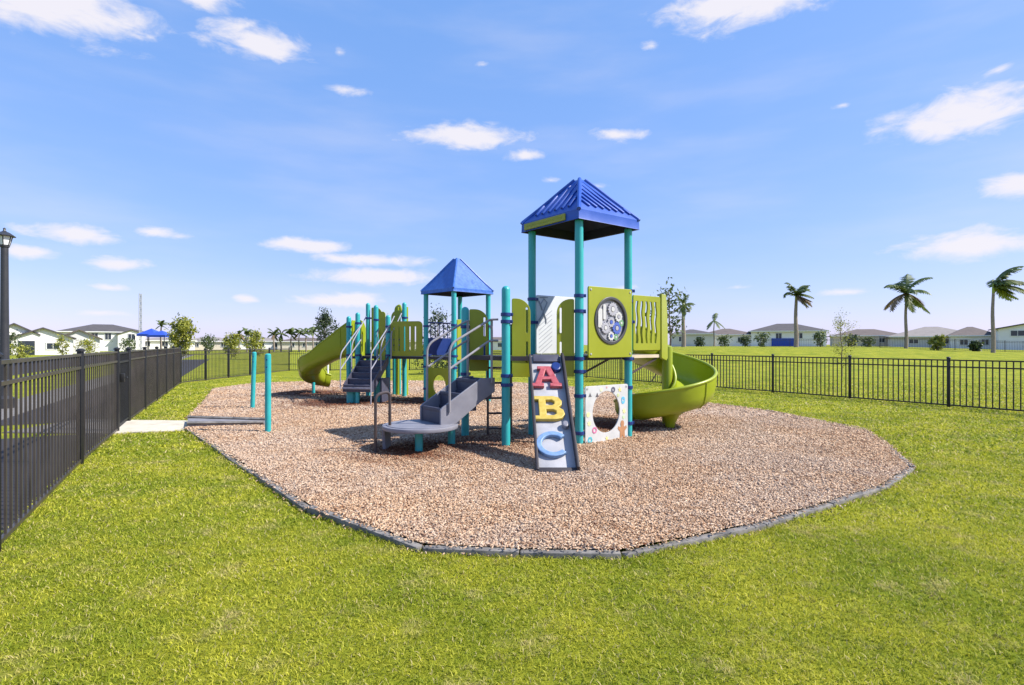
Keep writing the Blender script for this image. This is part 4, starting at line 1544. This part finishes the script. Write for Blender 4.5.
fence_run('', 'black picket fence along the mown strip, close by, ending at the gate', [fpt(y) for y in (1.5, 4.3, 7.5, 10.24)], 1.46, pitch=.15)
gt = thing('fence_gate', 'narrow black picket gate where the concrete walk meets the fence', 'gate', (*fpt(10.9), 0))
ga, gb = Vector((*fpt(10.32), 0)), Vector((*fpt(11.52), 0))
d = gb - ga; ln = d.length
mm = Matrix.Translation(ga) @ Matrix.Rotation(math.atan2(d.y, d.x), 4, 'Z')
mb = MB()
for z in (.10, 1.27, 1.44):
    mb.box((ln / 2, 0, z), (ln - .08, .034, .036), mm)
for x_ in (.05, ln - .05):
    mb.box((x_, 0, .77), (.05, .05, 1.38), mm)
mb.build('gate_frame', M['black_metal'], gt, smooth=0)
mb = MB()
for j in range(9):
    mb.box((.14 + j * (ln - .28) / 8, 0, .77), (.0175, .0175, 1.32), mm)
mb.build('picket_panel', M['black_metal'], gt, smooth=0)
mb = MB(); mb.box((.1, -.06, .98), (.10, .07, .16), mm, .01); mb.tube([mm @ Vector((.1, -.12, .98)), mm @ Vector((.22, -.12, .98))], .012, 6)
mb.build('latch', M['black_metal'], gt)
fence_run('', 'black picket fence running on from the gate to the bend', [fpt(y) for y in (11.6, 13.76, 15.9, 18.07, 20.25, 22.9)], 1.46, pitch=.15)
bx = fpt(22.9)[0]
fence_run('', 'black picket fence past the bend beside the far lawn', [(bx, 22.9), (bx, 24.8), (bx, 26.8), (bx, 29.0), (bx, 31.3), (bx, 34.1)], 1.34, first=False)
back = [(bx + (i / 5) * (-1.7 - bx), 34.1 + (i / 5) * 1.9) for i in range(6)]
fence_run('', 'distant black picket fence behind the curved green slide', back, 1.2, first=False)


def rx(y): return 7.47 + .597 * (20.6 - y)


rys = [8.0, 10.12, 12.24, 14.36, 16.47, 18.6, 20.72, 22.85, 24.97, 27.1, 29.2, 31.3, 33.4, 36.0]
fence_run('', 'open black picket fence between the wood chip bed and the grassy field', [(rx(y), y) for y in rys], 1.2, pitch=.125, paint='black_metal', bar=.023)
far = [(gx(px, 70.0), 70.0) for px in (880, 905, 930, 955, 980, 1005, 1030, 1060, 1090)]
fence_run('', 'dark fence on the far crest of the field before the houses', far, 1.35, pitch=.2)
fence_run('', 'second far dark fence left of the pale hip roofed house', [(gx(px, 84.0), 84.0) for px in (760, 790, 820, 850, 880)], 1.2, pitch=.25)

# ------------------------------------------------------------------ lamp, mast, stakes
lp = thing('street_lamp', 'black lantern street lamp on a tall round post beyond the fence', 'street lamp', (gx(4.5, 14), 14, 0))
lx, ly = gx(4.5, 14), 14
mb = MB(); mb.lathe([(.20, -.05), (.20, .25), (.13, .32), (.105, .5), (.085, 2.6), (.078, 4.02), (.10, 4.04), (.10, 4.07)], (lx, ly, 0), 16)
mb.build('pole', M['lamp_black'], lp)
mb = MB(); mb.lathe([(.06, 4.07), (.10, 4.09), (.16, 4.31)], (lx, ly, 0), 6)
lan = mb.build('lantern_glass', M['lamp_glass'], lp)
mb = MB()
for k in range(6):
    a = 2 * math.pi * k / 6
    mb.tube([(lx + .10 * math.cos(a), ly + .10 * math.sin(a), 4.07), (lx + .165 * math.cos(a), ly + .165 * math.sin(a), 4.32)], .012, 5)
mb.lathe([(.23, 4.30), (.235, 4.32), (.13, 4.39), (.06, 4.42), (.035, 4.44), (.025, 4.47), (.035, 4.49), (.012, 4.52)], (lx, ly, 0), 6)
mb.build('lantern_roof', M['lamp_black'], lp)

ms_ = thing('mast', 'thin tall grey mast rising behind the blue shade canopy', 'mast', (gx(140.5, 130), 130, 0))
mb = MB(); mx, my = gx(140.5, 130), 130
for k in range(3):
    a = 2 * math.pi * k / 3
    mb.tube([(mx + .32 * math.cos(a), my + .32 * math.sin(a), 0), (mx + .26 * math.cos(a), my + .26 * math.sin(a), 13.4)], .09, 6)
for j in range(26):
    z = .5 + j * .5
    a, b = 2 * math.pi * (j % 3) / 3, 2 * math.pi * ((j + 1) % 3) / 3
    mb.tube([(mx + .3 * math.cos(a), my + .3 * math.sin(a), z), (mx + .3 * math.cos(b), my + .3 * math.sin(b), z + .5)], .05, 5)
mb.build('lattice', M['galv'], ms_)

for (px, y_, h_, r_, lab) in ((176, 21.8, .62, .04, 'short white marker stake in grass by the fence bend'), (328, 27.5, .95, .04, 'pale marker stake on the lawn behind the curved slide')):
    mb = MB(); x_ = gx(px, y_)
    mb.lathe([(r_, -.05), (r_, h_ - .03), (r_ * .6, h_)], (x_, y_, 0), 10)
    mb.lathe([(r_ + .006, h_ - .16), (r_ + .006, h_ - .1)], (x_, y_, 0), 10)
    o = mb.build('marker_stake', M['white_trim']); tag(o, lab, 'stake')


# ------------------------------------------------------------------ trees
def leaf_cloud(pts, size, seed, spread):
    """Leaf quads scattered about pts (n x 3)."""
    g = np.random.default_rng(seed)
    n = len(pts)
    P = np.asarray(pts) + g.normal(0, spread, (n, 3))
    a = g.normal(0, 1, (n, 3)); a /= np.linalg.norm(a, axis=1)[:, None]
    b = np.cross(a, g.normal(0, 1, (n, 3))); b /= np.linalg.norm(b, axis=1)[:, None] + 1e-9
    s = size * g.uniform(.6, 1.4, n)[:, None]
    V = np.empty((n, 4, 3))
    V[:, 0] = P - a * s; V[:, 1] = P + b * s * .45; V[:, 2] = P + a * s; V[:, 3] = P - b * s * .45
    q = np.arange(n)[:, None] * 4 + np.array([0, 1, 2, 3])
    return V.reshape(-1, 3), q, g.uniform(0, 1, n)


def np_part(name, parent, V, q, mat, tint):
    o = np_mesh(name, V - np.array(wpos(parent)), q, None, mat, tint)
    o.parent = parent
    WORLD_POS[o.name] = wpos(parent).copy()
    return o


def tree(label, x, y, h, cr, n, size, mat, seed, name='young_tree', crown0=.3, group=None, trunk_r=.05, squash=1.0, stakes=False):
    z0 = ground_z(x, y)
    t = thing(name, label, 'tree', (x, y, z0), group)
    g = random.Random(seed)
    mb = MB()
    top = Vector((x + g.uniform(-.1, .1) * h * .3, y, z0 + h * .92))
    base = Vector((x, y, z0 - .1))
    spine = [base.lerp(top, k / 6) + Vector((g.uniform(-1, 1), g.uniform(-1, 1), 0)) * .012 * h * (k > 0) for k in range(7)]
    mb.tube(spine, [trunk_r * (1 - .8 * k / 6) for k in range(7)], 7)
    pts = []
    nl = 15
    for k in range(nl):
        f = crown0 + (1 - crown0) * (k / nl) * .92
        p = base.lerp(top, f)
        a = k * 2.4 + g.uniform(-.5, .5)
        env = math.sin(math.pi * min(1, .12 + .88 * (f - crown0) / (1 - crown0))) ** .7
        L = cr * env * g.uniform(.55, 1.15)
        e = p + Vector((math.cos(a) * L, math.sin(a) * L, L * g.uniform(.3, .8) * squash))
        m = p.lerp(e, .5) + Vector((0, 0, L * .08))
        mb.tube([p, m, e], [trunk_r * .35, trunk_r * .22, trunk_r * .08], 5)
        m_ = n // nl
        for j in range(m_):
            tt = g.random() ** .6
            pts.append(p.lerp(e, .25 + .8 * tt))
    for j in range(n // 8):
        pts.append(top + Vector((g.uniform(-.3, .3) * cr, g.uniform(-.3, .3) * cr, g.uniform(-.25, .08) * h)))
    mb.build('trunk', M['bark'], t)
    V, q, tn = leaf_cloud([tuple(p) for p in pts], size, seed, cr * .17)
    np_part('crown', t, V, q, M[mat], tn)
    if stakes:
        mb = MB()
        for k in range(3):
            a = 2.1 * k + .4
            mb.tube([(x + math.cos(a) * .9, y + math.sin(a) * .9, z0 - .05), (x + math.cos(a) * .06, y + math.sin(a) * .06, z0 + 1.2)], .035, 5)
        mb.build('stake', M['stake'], t)
    return t


def palm(label, x, y, h, fl, seed, wind=.5, nf=12, dry=.25, crownshaft=True, group=None, tr=.17, lsz=1.0):
    z0 = ground_z(x, y)
    t = thing('palm_tree', label, 'palm tree', (x, y, z0), group)
    g = random.Random(seed)
    mb = MB()
    H = h - fl * .62
    pts = [Vector((x + .05 * math.sin(k * .9), y, z0 - .1 + (H + .1) * k / 8)) for k in range(9)]
    mb.tube(pts, [tr * (1.25 - .5 * k / 8) for k in range(9)], 10)
    mb.build('trunk', M['palm_bark'], t)
    top = pts[-1]
    if crownshaft:
        mb = MB(); mb.tube([top - Vector((0, 0, .05)), top + Vector((0, 0, fl * .18)), top + Vector((0, 0, fl * .34))], [tr * .8, tr * .7, tr * .25], 8)
        mb.build('crownshaft', M['slide'], t)
    V, Q, T = [], [], []
    Vd, Qd, Td = [], [], []
    for k in range(nf):
        a = 2 * math.pi * k / nf + g.uniform(-.25, .25) if wind < .4 else g.gauss(0, 1.15)
        el0 = g.choice((-.75, -.35, .1, .45, .8, 1.1, 1.35)) + g.uniform(-.15, .15)
        isdry = g.random() < dry and el0 < .6
        dirn = Vector((math.cos(a), math.sin(a), 0))
        L = fl * g.uniform(.8, 1.15)
        p = top + Vector((0, 0, fl * .22))
        ra = []
        e = el0 if not isdry else -.3
        for s in range(11):
            ra.append(p.copy())
            dd = dirn * math.cos(e) + Vector((0, 0, math.sin(e)))
            dd += Vector((wind * (s / 10) * 1.5, 0, 0))
            dd.normalize()
            p = p + dd * (L / 10)
            e -= (.07 + .02 * s) if el0 > 0 else .06
        tgtV, tgtQ, tgtT = (Vd, Qd, Td) if isdry else (V, Q, T)
        for s in range(1, 11):
            tg = (ra[s] - ra[s - 1]).normalized()
            sd = tg.cross(Vector((0, 0, 1)))
            if sd.length < .05: sd = Vector((0, 1, 0))
            sd.normalize()
            ll = fl * .26 * math.sin(math.pi * min(.97, (s + .6) / 11.5)) + fl * .05
            for f in (0, .25, .5, .75):
                for sgn in (-1, 1):
                    b = ra[s - 1].lerp(ra[s], f)
                    tip = b + (sd * sgn * .75 + tg * .55 + Vector((wind * .35, 0, -.55 + g.uniform(-.2, .25)))).normalized() * ll * g.uniform(.8, 1.1)
                    wv = tg * fl * .022 * lsz
                    i = len(tgtV)
                    tgtV += [b - wv, b + wv, b.lerp(tip, .6) + wv * 1.2, tip]
                    tgtQ.append((i, i + 1, i + 2, i + 3)); tgtT.append(g.random())
    if Q:
        np_part('crown', t, np.array([tuple(v) for v in V]), np.array(Q), M['palm_leaf'], np.array(T))
    if Qd:
        np_part('dry_fronds', t, np.array([tuple(v) for v in Vd]), np.array(Qd), M['palm_dry'], np.array(Td))
    return t


def at_d(px, d): return gx(px, d), d


# right-hand field
palm('wind-bent palm with a straight tall trunk nearest the white two-storey house', *at_d(993, 60), 8.3, 3.0, 27, wind=.6, nf=15, dry=.05)
palm('palm with ragged drooping crown before the pale hip roofed house', *at_d(906, 70), 8.3, 3.3, 38, wind=.3, nf=14, dry=.15)
palm('shaggy palm with dry hanging fronds by the blue wrapped house', *at_d(796, 80), 8.5, 2.7, 44, wind=.5, nf=20, dry=.6, tr=.26)
palm('small thin palm with two or three spread fronds', *at_d(714, 110), 6.2, 2.5, 55, wind=.05, nf=5, dry=0, tr=.12)
palm('palm with brown stubby trunk just past the spiral slide', *at_d(683.5, 90), 7.6, 2.1, 66, wind=.1, nf=12, dry=.15, tr=.3)
tree('sparse thin sapling standing alone in the field behind the fence', *at_d(842, 28), 3.3, .66, 1300, .034, 'leaf_yellow', 3, 'sapling', .18, trunk_r=.035)
tree('staked leafy tree just behind the spiral slide', *at_d(671, 24), 4.3, .8, 430, .085, 'leaf_mid', 4, 'young_tree', .5, trunk_r=.06, stakes=True)
for (px, d, h, c, m_, lab, sd) in ((938, 62, 2.2, 1.0, 'leaf_yellow', 'bushy yellow green shrub before the pale hip roofed house', 7), (724, 105, 2.6, 1.6, 'leaf_mid', 'round dark shrub below the small thin palm', 8),
                                  (745, 105, 2.4, 1.5, 'leaf_dark', 'dark green shrub before the brown roofed house', 9), (762, 100, 3.0, 1.6, 'leaf_mid', 'green shrub at the corner of the blue wrapped house', 10),
                                  (820, 100, 3.6, 1.5, 'leaf_mid', 'small tree at the end wall of the blue wrapped house', 12), (700, 105, 2.0, 1.3, 'leaf_dark', 'low dark shrub near the brown stubby palm', 13),
                                  (852, 95, 2.6, 1.6, 'leaf_dark', 'dark shrub behind the sparse thin sapling', 14), (975, 66, 1.5, .8, 'leaf_dark', 'low dark shrub beside the tall straight palm', 15),
                                  (868, 95, 2.0, 1.4, 'leaf_mid', 'low green shrub near the crest by the small brown house', 16)):
    tree(lab, *at_d(px, d), h * .72, c * .8, 330, .2, m_, sd, 'shrub', .08, trunk_r=.06)
# behind and left
tree('yellow green young tree above the fence bend', *at_d(181, 50), 3.95, 1.1, 3000, .12, 'leaf_yellow', 20, 'young_tree', .25, trunk_r=.07)
tree('dark airy young tree behind the curved green slide', *at_d(326, 45), 4.5, 1.0, 1900, .09, 'leaf_dark', 21, 'young_tree', .28, trunk_r=.06)
tree('yellow green tree with dark top in the hedge line', *at_d(231, 62), 2.8, 1.0, 1100, .12, 'leaf_yellow', 22, 'young_tree', .2, trunk_r=.06)
tree('broad yellow green tree above the two lone teal posts', *at_d(255, 60), 3.0, 1.05, 1300, .12, 'leaf_yellow', 23, 'young_tree', .2, trunk_r=.06)
tree('dark green tree behind the barred navy barrier', *at_d(437, 36), 4.1, 1.0, 900, .085, 'leaf_dark', 24, 'young_tree', .2, trunk_r=.06)
tree('mid green young tree behind the blue roofed tower stairs', *at_d(470, 40), 3.2, 1.0, 600, .085, 'leaf_mid', 25, 'young_tree', .2, trunk_r=.06)
tree('small yellow tree in front of the white gabled garage', *at_d(62, 70), 2.6, .9, 500, .12, 'leaf_yellow', 26, 'young_tree', .15)
tree('light green shrub by the dark garage doors', *at_d(21, 58), 1.4, 1.1, 500, .11, 'leaf_yellow', 27, 'shrub', .05)
tree('small green tree on the lamp side of the nearest white house', *at_d(13, 80), 3.6, 1.0, 300, .14, 'leaf_mid', 28, 'young_tree', .3)
tree('light green shrub before the two-storey white house', *at_d(88, 90), 2.2, 1.5, 500, .16, 'leaf_yellow', 29, 'shrub', .05)
tree('green shrub under the blue shade canopy', *at_d(128, 90), 2.4, 1.4, 500, .16, 'leaf_mid', 30, 'shrub', .05)
tree('grey green tree right of the yellow tree at the fence bend', *at_d(208, 100), 3.2, 1.5, 400, .2, 'leaf_mid', 31, 'young_tree', .2)
kk = 0
for (px, d, h) in ((161, 115, 6.2), (239, 115, 4.6), (247, 118, 4.4), (274, 120, 4.5), (281, 122, 4.7), (291, 122, 4.6), (299, 121, 4.9), (306, 123, 4.8), (313, 120, 5.0), (340, 122, 4.9), (348, 124, 4.6)):
    labs = ['lone distant palm beside the blue shade canopy', 'distant palm behind the yellow green hedge line trees'] + ['distant small palm in the row left of the curved slide'] * 9
    lab = labs[0] if kk == 0 else labs[1] if kk < 3 else labs[2]
    palm(lab, *at_d(px, d), h, 2.0 if kk else 1.6, 100 + kk, wind=.2, nf=9, dry=.1, crownshaft=False, tr=.16, group=None if kk == 0 else ('palms behind the hedge line' if kk < 3 else 'distant palm row'), lsz=1.6)
    kk += 1
sh = MB  # dark clipped hedge seen between the rear posts
for (px, d, h, c, lab, sd) in ((430, 30, 1.75, .8, 'dark green shrub behind the crawl panel tower', 40), (448, 31, 1.6, .75, 'dark shrub right behind the smooth blue roof tower', 41)):
    tree(lab, *at_d(px, d), h, c, 900, .07, 'leaf_dark', sd, 'shrub', .04)


# ------------------------------------------------------------------ houses
def house(label, px, d, w, dep, he, hr, wall='stucco', roof='tile', form='hip', wins=(), rot=0.0, garage=None, dark=None, cat='house', over=.45, wing=None):
    x, y = gx(px, d), d
    z0 = ground_z(x, y) - .05
    rot = -math.atan2(x, y) * (1.0 if x < 0 else .8)
    t = thing('house', label, cat, (x, y, z0))
    t.rotation_euler = (0, 0, rot)
    loc = Vector((x, y, z0))

    def W_(p): return loc + Vector(p)
    mb = MB(); mb.box(W_((0, dep / 2, he / 2)), (w, dep, he), None)
    if form == 'gable':            # gable end faces the viewer
        mb.poly([W_((-w / 2, .0, he)), W_((w / 2, .0, he)), W_((0, .0, he + hr * .93))])
        mb.poly([W_((-w / 2, dep, he)), W_((w / 2, dep, he)), W_((0, dep, he + hr * .93))])
    if wing:
        wx, ww, wh, wr = wing
        mb.box(W_((wx, -.9, wh / 2)), (ww, 1.8, wh), None)
        mb.poly([W_((wx - ww / 2, -1.8, wh)), W_((wx + ww / 2, -1.8, wh)), W_((wx, -1.8, wh + wr * .9))])
    mb.build('wall', M[wall], t, smooth=0)
    mb = MB()
    o = over

    def solid_roof(base, ridge):
        lo = [mb.bm.verts.new(W_(p)) for p in base]; mid = [mb.bm.verts.new(W_((p[0], p[1], p[2] + .18))) for p in base]
        rd = [mb.bm.verts.new(W_(p)) for p in ridge]
        mb.bm.faces.new(list(reversed(lo)))
        for i in range(4):
            mb.bm.faces.new((lo[i], lo[(i + 1) % 4], mid[(i + 1) % 4], mid[i]))
        return mid, rd
    base = [(-w / 2 - o, -o, he), (w / 2 + o, -o, he), (w / 2 + o, dep + o, he), (-w / 2 - o, dep + o, he)]
    if form == 'hip':
        rl = max(.4, w / 2 - dep / 2)
        m_, r_ = solid_roof(base, [(-rl, dep / 2, he + hr), (rl, dep / 2, he + hr)])
        mb.bm.faces.new((m_[0], m_[1], r_[1], r_[0])); mb.bm.faces.new((m_[2], m_[3], r_[0], r_[1]))
        mb.bm.faces.new((m_[1], m_[2], r_[1])); mb.bm.faces.new((m_[3], m_[0], r_[0]))
    elif form == 'gable':
        for s in (-1, 1):
            a = [W_((s * (w / 2 + o), -o, he - .1)), W_((s * (w / 2 + o), dep + o, he - .1)), W_((0, dep + o, he + hr)), W_((0, -o, he + hr))]
            b = [p + Vector((0, 0, -.2)) for p in a]
            va = [mb.bm.verts.new(p) for p in a]; vb = [mb.bm.verts.new(p) for p in b]
            mb.bm.faces.new(va); mb.bm.faces.new(list(reversed(vb)))
            for i in range(4):
                mb.bm.faces.new((va[i], va[(i + 1) % 4], vb[(i + 1) % 4], vb[i]))
    elif form == 'side':           # ridge parallel to the viewer's horizon
        m_, r_ = solid_roof(base, [(-w / 2 - o, dep / 2, he + hr), (w / 2 + o, dep / 2, he + hr)])
        mb.bm.faces.new((m_[0], m_[1], r_[1], r_[0])); mb.bm.faces.new((m_[2], m_[3], r_[0], r_[1]))
        mb.bm.faces.new((m_[1], m_[2], r_[1])); mb.bm.faces.new((m_[3], m_[0], r_[0]))
    if wing:
        wx, ww, wh, wr = wing
        for s in (-1, 1):
            a = [W_((wx + s * (ww / 2 + .3), -2.1, wh - .1)), W_((wx + s * (ww / 2 + .3), dep * .45, wh - .1)), W_((wx, dep * .45, wh + wr)), W_((wx, -2.1, wh + wr))]
            b = [p + Vector((0, 0, -.18)) for p in a]
            va = [mb.bm.verts.new(p) for p in a]; vb = [mb.bm.verts.new(p) for p in b]
            mb.bm.faces.new(va); mb.bm.faces.new(list(reversed(vb)))
            for i in range(4):
                mb.bm.faces.new((va[i], va[(i + 1) % 4], vb[(i + 1) % 4], vb[i]))
    mb.build('roof', M[roof], t, smooth=0)
    mb = MB(); mb.box(W_((0, -o - .012, he + .08)), (w + 2 * o, .03, .2), None)
    if form != 'gable':
        mb.build('fascia', M['white_trim'], t, smooth=0)
    else:
        mb.bm.free()
    for (wx, wz, ww, wh) in wins:
        yy = -.03 if not (wing and abs(wx - wing[0]) < wing[1] / 2) else -1.83
        mb = MB()
        for (cx, cz, sx, sz) in ((wx, wz - wh / 2, ww + .2, .1), (wx, wz + wh / 2, ww + .2, .1), (wx - ww / 2, wz, .1, wh), (wx + ww / 2, wz, .1, wh), (wx, wz, .06, wh)):
            mb.box(W_((cx, yy - .02, cz)), (sx, .08, sz), None)
        f = mb.build('window', M['white_trim'], t, smooth=0)
        mb = MB(); mb.box(W_((wx, yy, wz)), (ww, .05, wh), None)
        mb.build('pane', M['glass'], f, smooth=0)
    for (wx, ww, wh, mt) in (garage or ()):
        yy = -.04 if not (wing and abs(wx - wing[0]) < wing[1] / 2) else -1.84
        mb = MB(); mb.box(W_((wx, yy, wh / 2)), (ww, .08, wh), None)
        for k in range(3):
            mb.box(W_((wx, yy - .045, wh * (k + 1) / 4)), (ww, .02, .05), None)
        mb.build('garage_door', M[mt], t, smooth=0)
    return t


# left of the picture, across the street
house('white house with gable wall right behind the lamp post', 14, 84, 5.2, 9, 3.3, 1.6, 'stucco', 'tile', 'gable', ((.9, 2.4, 1.0, 1.1),), garage=((.4, 2.6, 2.1, 'glass'),))
house('white gabled house with dark garage openings and grey roof', 43, 86, 7.2, 8, 2.75, 1.55, 'stucco', 'tile', 'gable', ((1.2, 1.4, 1.6, 1.0),), garage=((-1.9, 1.9, 2.2, 'glass'),))
house('grey roofed house with small front gable next to the garage house', 79, 100, 6.0, 8, 2.8, 1.6, 'stucco_grey', 'tile_brown', 'gable', ((-1.2, 1.9, .9, 1.1), (1.0, 1.9, .9, 1.1)))
house('two-storey white house with low dark hip roof and paired upper windows', 103, 135, 17.0, 13, 4.6, 2.1, 'stucco', 'tile', 'hip', ((-1.6, 3.6, 1.3, 1.6), (1.0, 3.6, 1.3, 1.6), (5.6, 3.5, 1.4, 1.5), (-5.8, 3.5, 1.3, 1.4)), wing=(5.6, 5.4, 4.3, 1.0))
house('long pale house low behind the blue shade canopy', 165, 150, 14, 10, 2.6, .9, 'stucco', 'tile_pale', 'hip', ((-4, 1.8, 1.4, 1.2), (0, 1.8, 1.4, 1.2), (4, 1.8, 1.4, 1.2)))
for (px, w_, he_, hr_, wl_, rf_, lab) in ((210, 15, 2.4, 1.4, 'stucco_tan', 'tile_pale', 'tan low house right of the yellow young tree'), (262, 16, 2.5, 1.2, 'stucco', 'tile_pale', 'pale low house behind the broad yellow green tree'),
                                          (305, 15, 2.4, 1.3, 'stucco_tan', 'tile_brown', 'tan house below the distant palm row'), (348, 14, 2.4, 1.2, 'stucco', 'tile_pale', 'pale house half behind the curved slide'),
                                          (392, 14, 2.4, 1.3, 'stucco_tan', 'tile_pale', 'tan house glimpsed behind the olive slatted barrier'), (500, 16, 2.6, 1.3, 'stucco', 'tile_brown', 'pale house glimpsed between the two blue roofed towers')):
    house(lab, px, 165, w_, 10, he_, hr_, wl_, rf_, 'hip', ((-3.5, 1.5, 1.3, 1.2), (0, 1.5, 1.3, 1.2), (3.5, 1.5, 1.3, 1.2)))
# right, on the crest
house('grey roofed house directly beyond the spiral slide', 693, 120, 8.4, 10, 2.6, 1.2, 'stucco_grey', 'tile', 'hip', ((-2.4, 1.6, 1.1, 1.1), (1.2, 1.6, 1.1, 1.1)))
house('brown grey roofed house behind the small thin palm', 728, 125, 11.5, 10, 2.5, 1.6, 'stucco', 'tile_brown', 'hip', ((-3.6, 1.5, 1.2, 1.1), (-1.2, 1.5, 1.2, 1.1), (2.6, 1.5, 1.2, 1.1)))
hb = house('wide white house with dark hip roof and blue wrapped lower wall', 788, 120, 14.5, 11, 3.2, 1.9, 'stucco', 'tile', 'hip', ((-4.8, 2.2, 1.1, 1.2), (-1.8, 2.3, 1.2, 1.2), (2.2, 2.3, 1.2, 1.2), (5.4, 2.0, 1.2, 1.2)))
mb = MB(); lb = wpos(hb); mb.box(lb + Vector((-.6, -.12, .9)), (5.2, .2, 1.7), None, .03)
mb.build('blue_wrap', M['blue_fabric'], hb, smooth=0)
house('small brown roofed house behind the sparse thin sapling', 868, 125, 13.5, 10, 2.3, 1.7, 'stucco_tan', 'tile_brown', 'hip', ((-2.4, 1.4, 1.1, 1.0), (2.6, 1.4, 1.1, 1.0)))
house('single storey house with wide pale hip roof and dark eaves', 936, 110, 14.2, 12, 2.15, 2.2, 'stucco_grey', 'tile_pale', 'hip', ((-3.6, 1.3, 1.6, .9), (1.2, 1.3, 1.6, .9)), over=.7)
house('brown roofed house left of the white two-storey house', 974, 105, 7.0, 9, 2.4, 1.9, 'stucco', 'tile_brown', 'hip', ((-1.5, 1.3, 1.2, 1.1), (1.6, 1.3, 1.1, 1.1)))
house('white two-storey house with dark upper window at the picture edge', 1046, 95, 12.2, 10, 4.0, 1.3, 'stucco', 'tile', 'gable', ((-3.6, 3.0, 1.9, 1.0), (1.0, 2.8, 1.4, 1.1), (-2.0, 1.2, 1.6, 1.0)))

# blue shade canopy
cn = thing('shade_canopy', 'blue pyramid fabric shade canopy on thin posts in the distance', 'canopy', (gx(154, 100), 100, 0))
cx_, cy_ = gx(154, 100), 100
mb = MB()
for s in (-1, 1):
    c0 = Vector((cx_ + s * 1.3 + .1, cy_ + (1 - s) * .6, 0))
    hw = 1.65
    ring = [c0 + Vector((a * hw, b * hw, 3.25 + (.02 if s > 0 else .2))) for a, b in ((-1, -1), (1, -1), (1, 1), (-1, 1))]
    ap_ = mb.bm.verts.new(c0 + Vector((0, 0, 4.1 + (0 if s > 0 else .4))))
    lo_ = [mb.bm.verts.new(p - Vector((0, 0, .35))) for p in ring]; vs = [mb.bm.verts.new(p) for p in ring]
    for i in range(4):
        mb.bm.faces.new((vs[i], vs[(i + 1) % 4], ap_)); mb.bm.faces.new((lo_[i], lo_[(i + 1) % 4], vs[(i + 1) % 4], vs[i]))
mb.build('canopy', M['blue_fabric'], cn, smooth=0)
for (a, b) in ((-2.6, -1.2), (-.2, -1.4), (2.7, -1.4), (-2.6, 2.6), (.2, 1.5), (2.7, 1.5)):
    mb = MB(); mb.tube([(cx_ + a, cy_ + b, 0), (cx_ + a, cy_ + b, 3.2)], .07, 8)
    mb.build('post', M['black_metal'], cn)
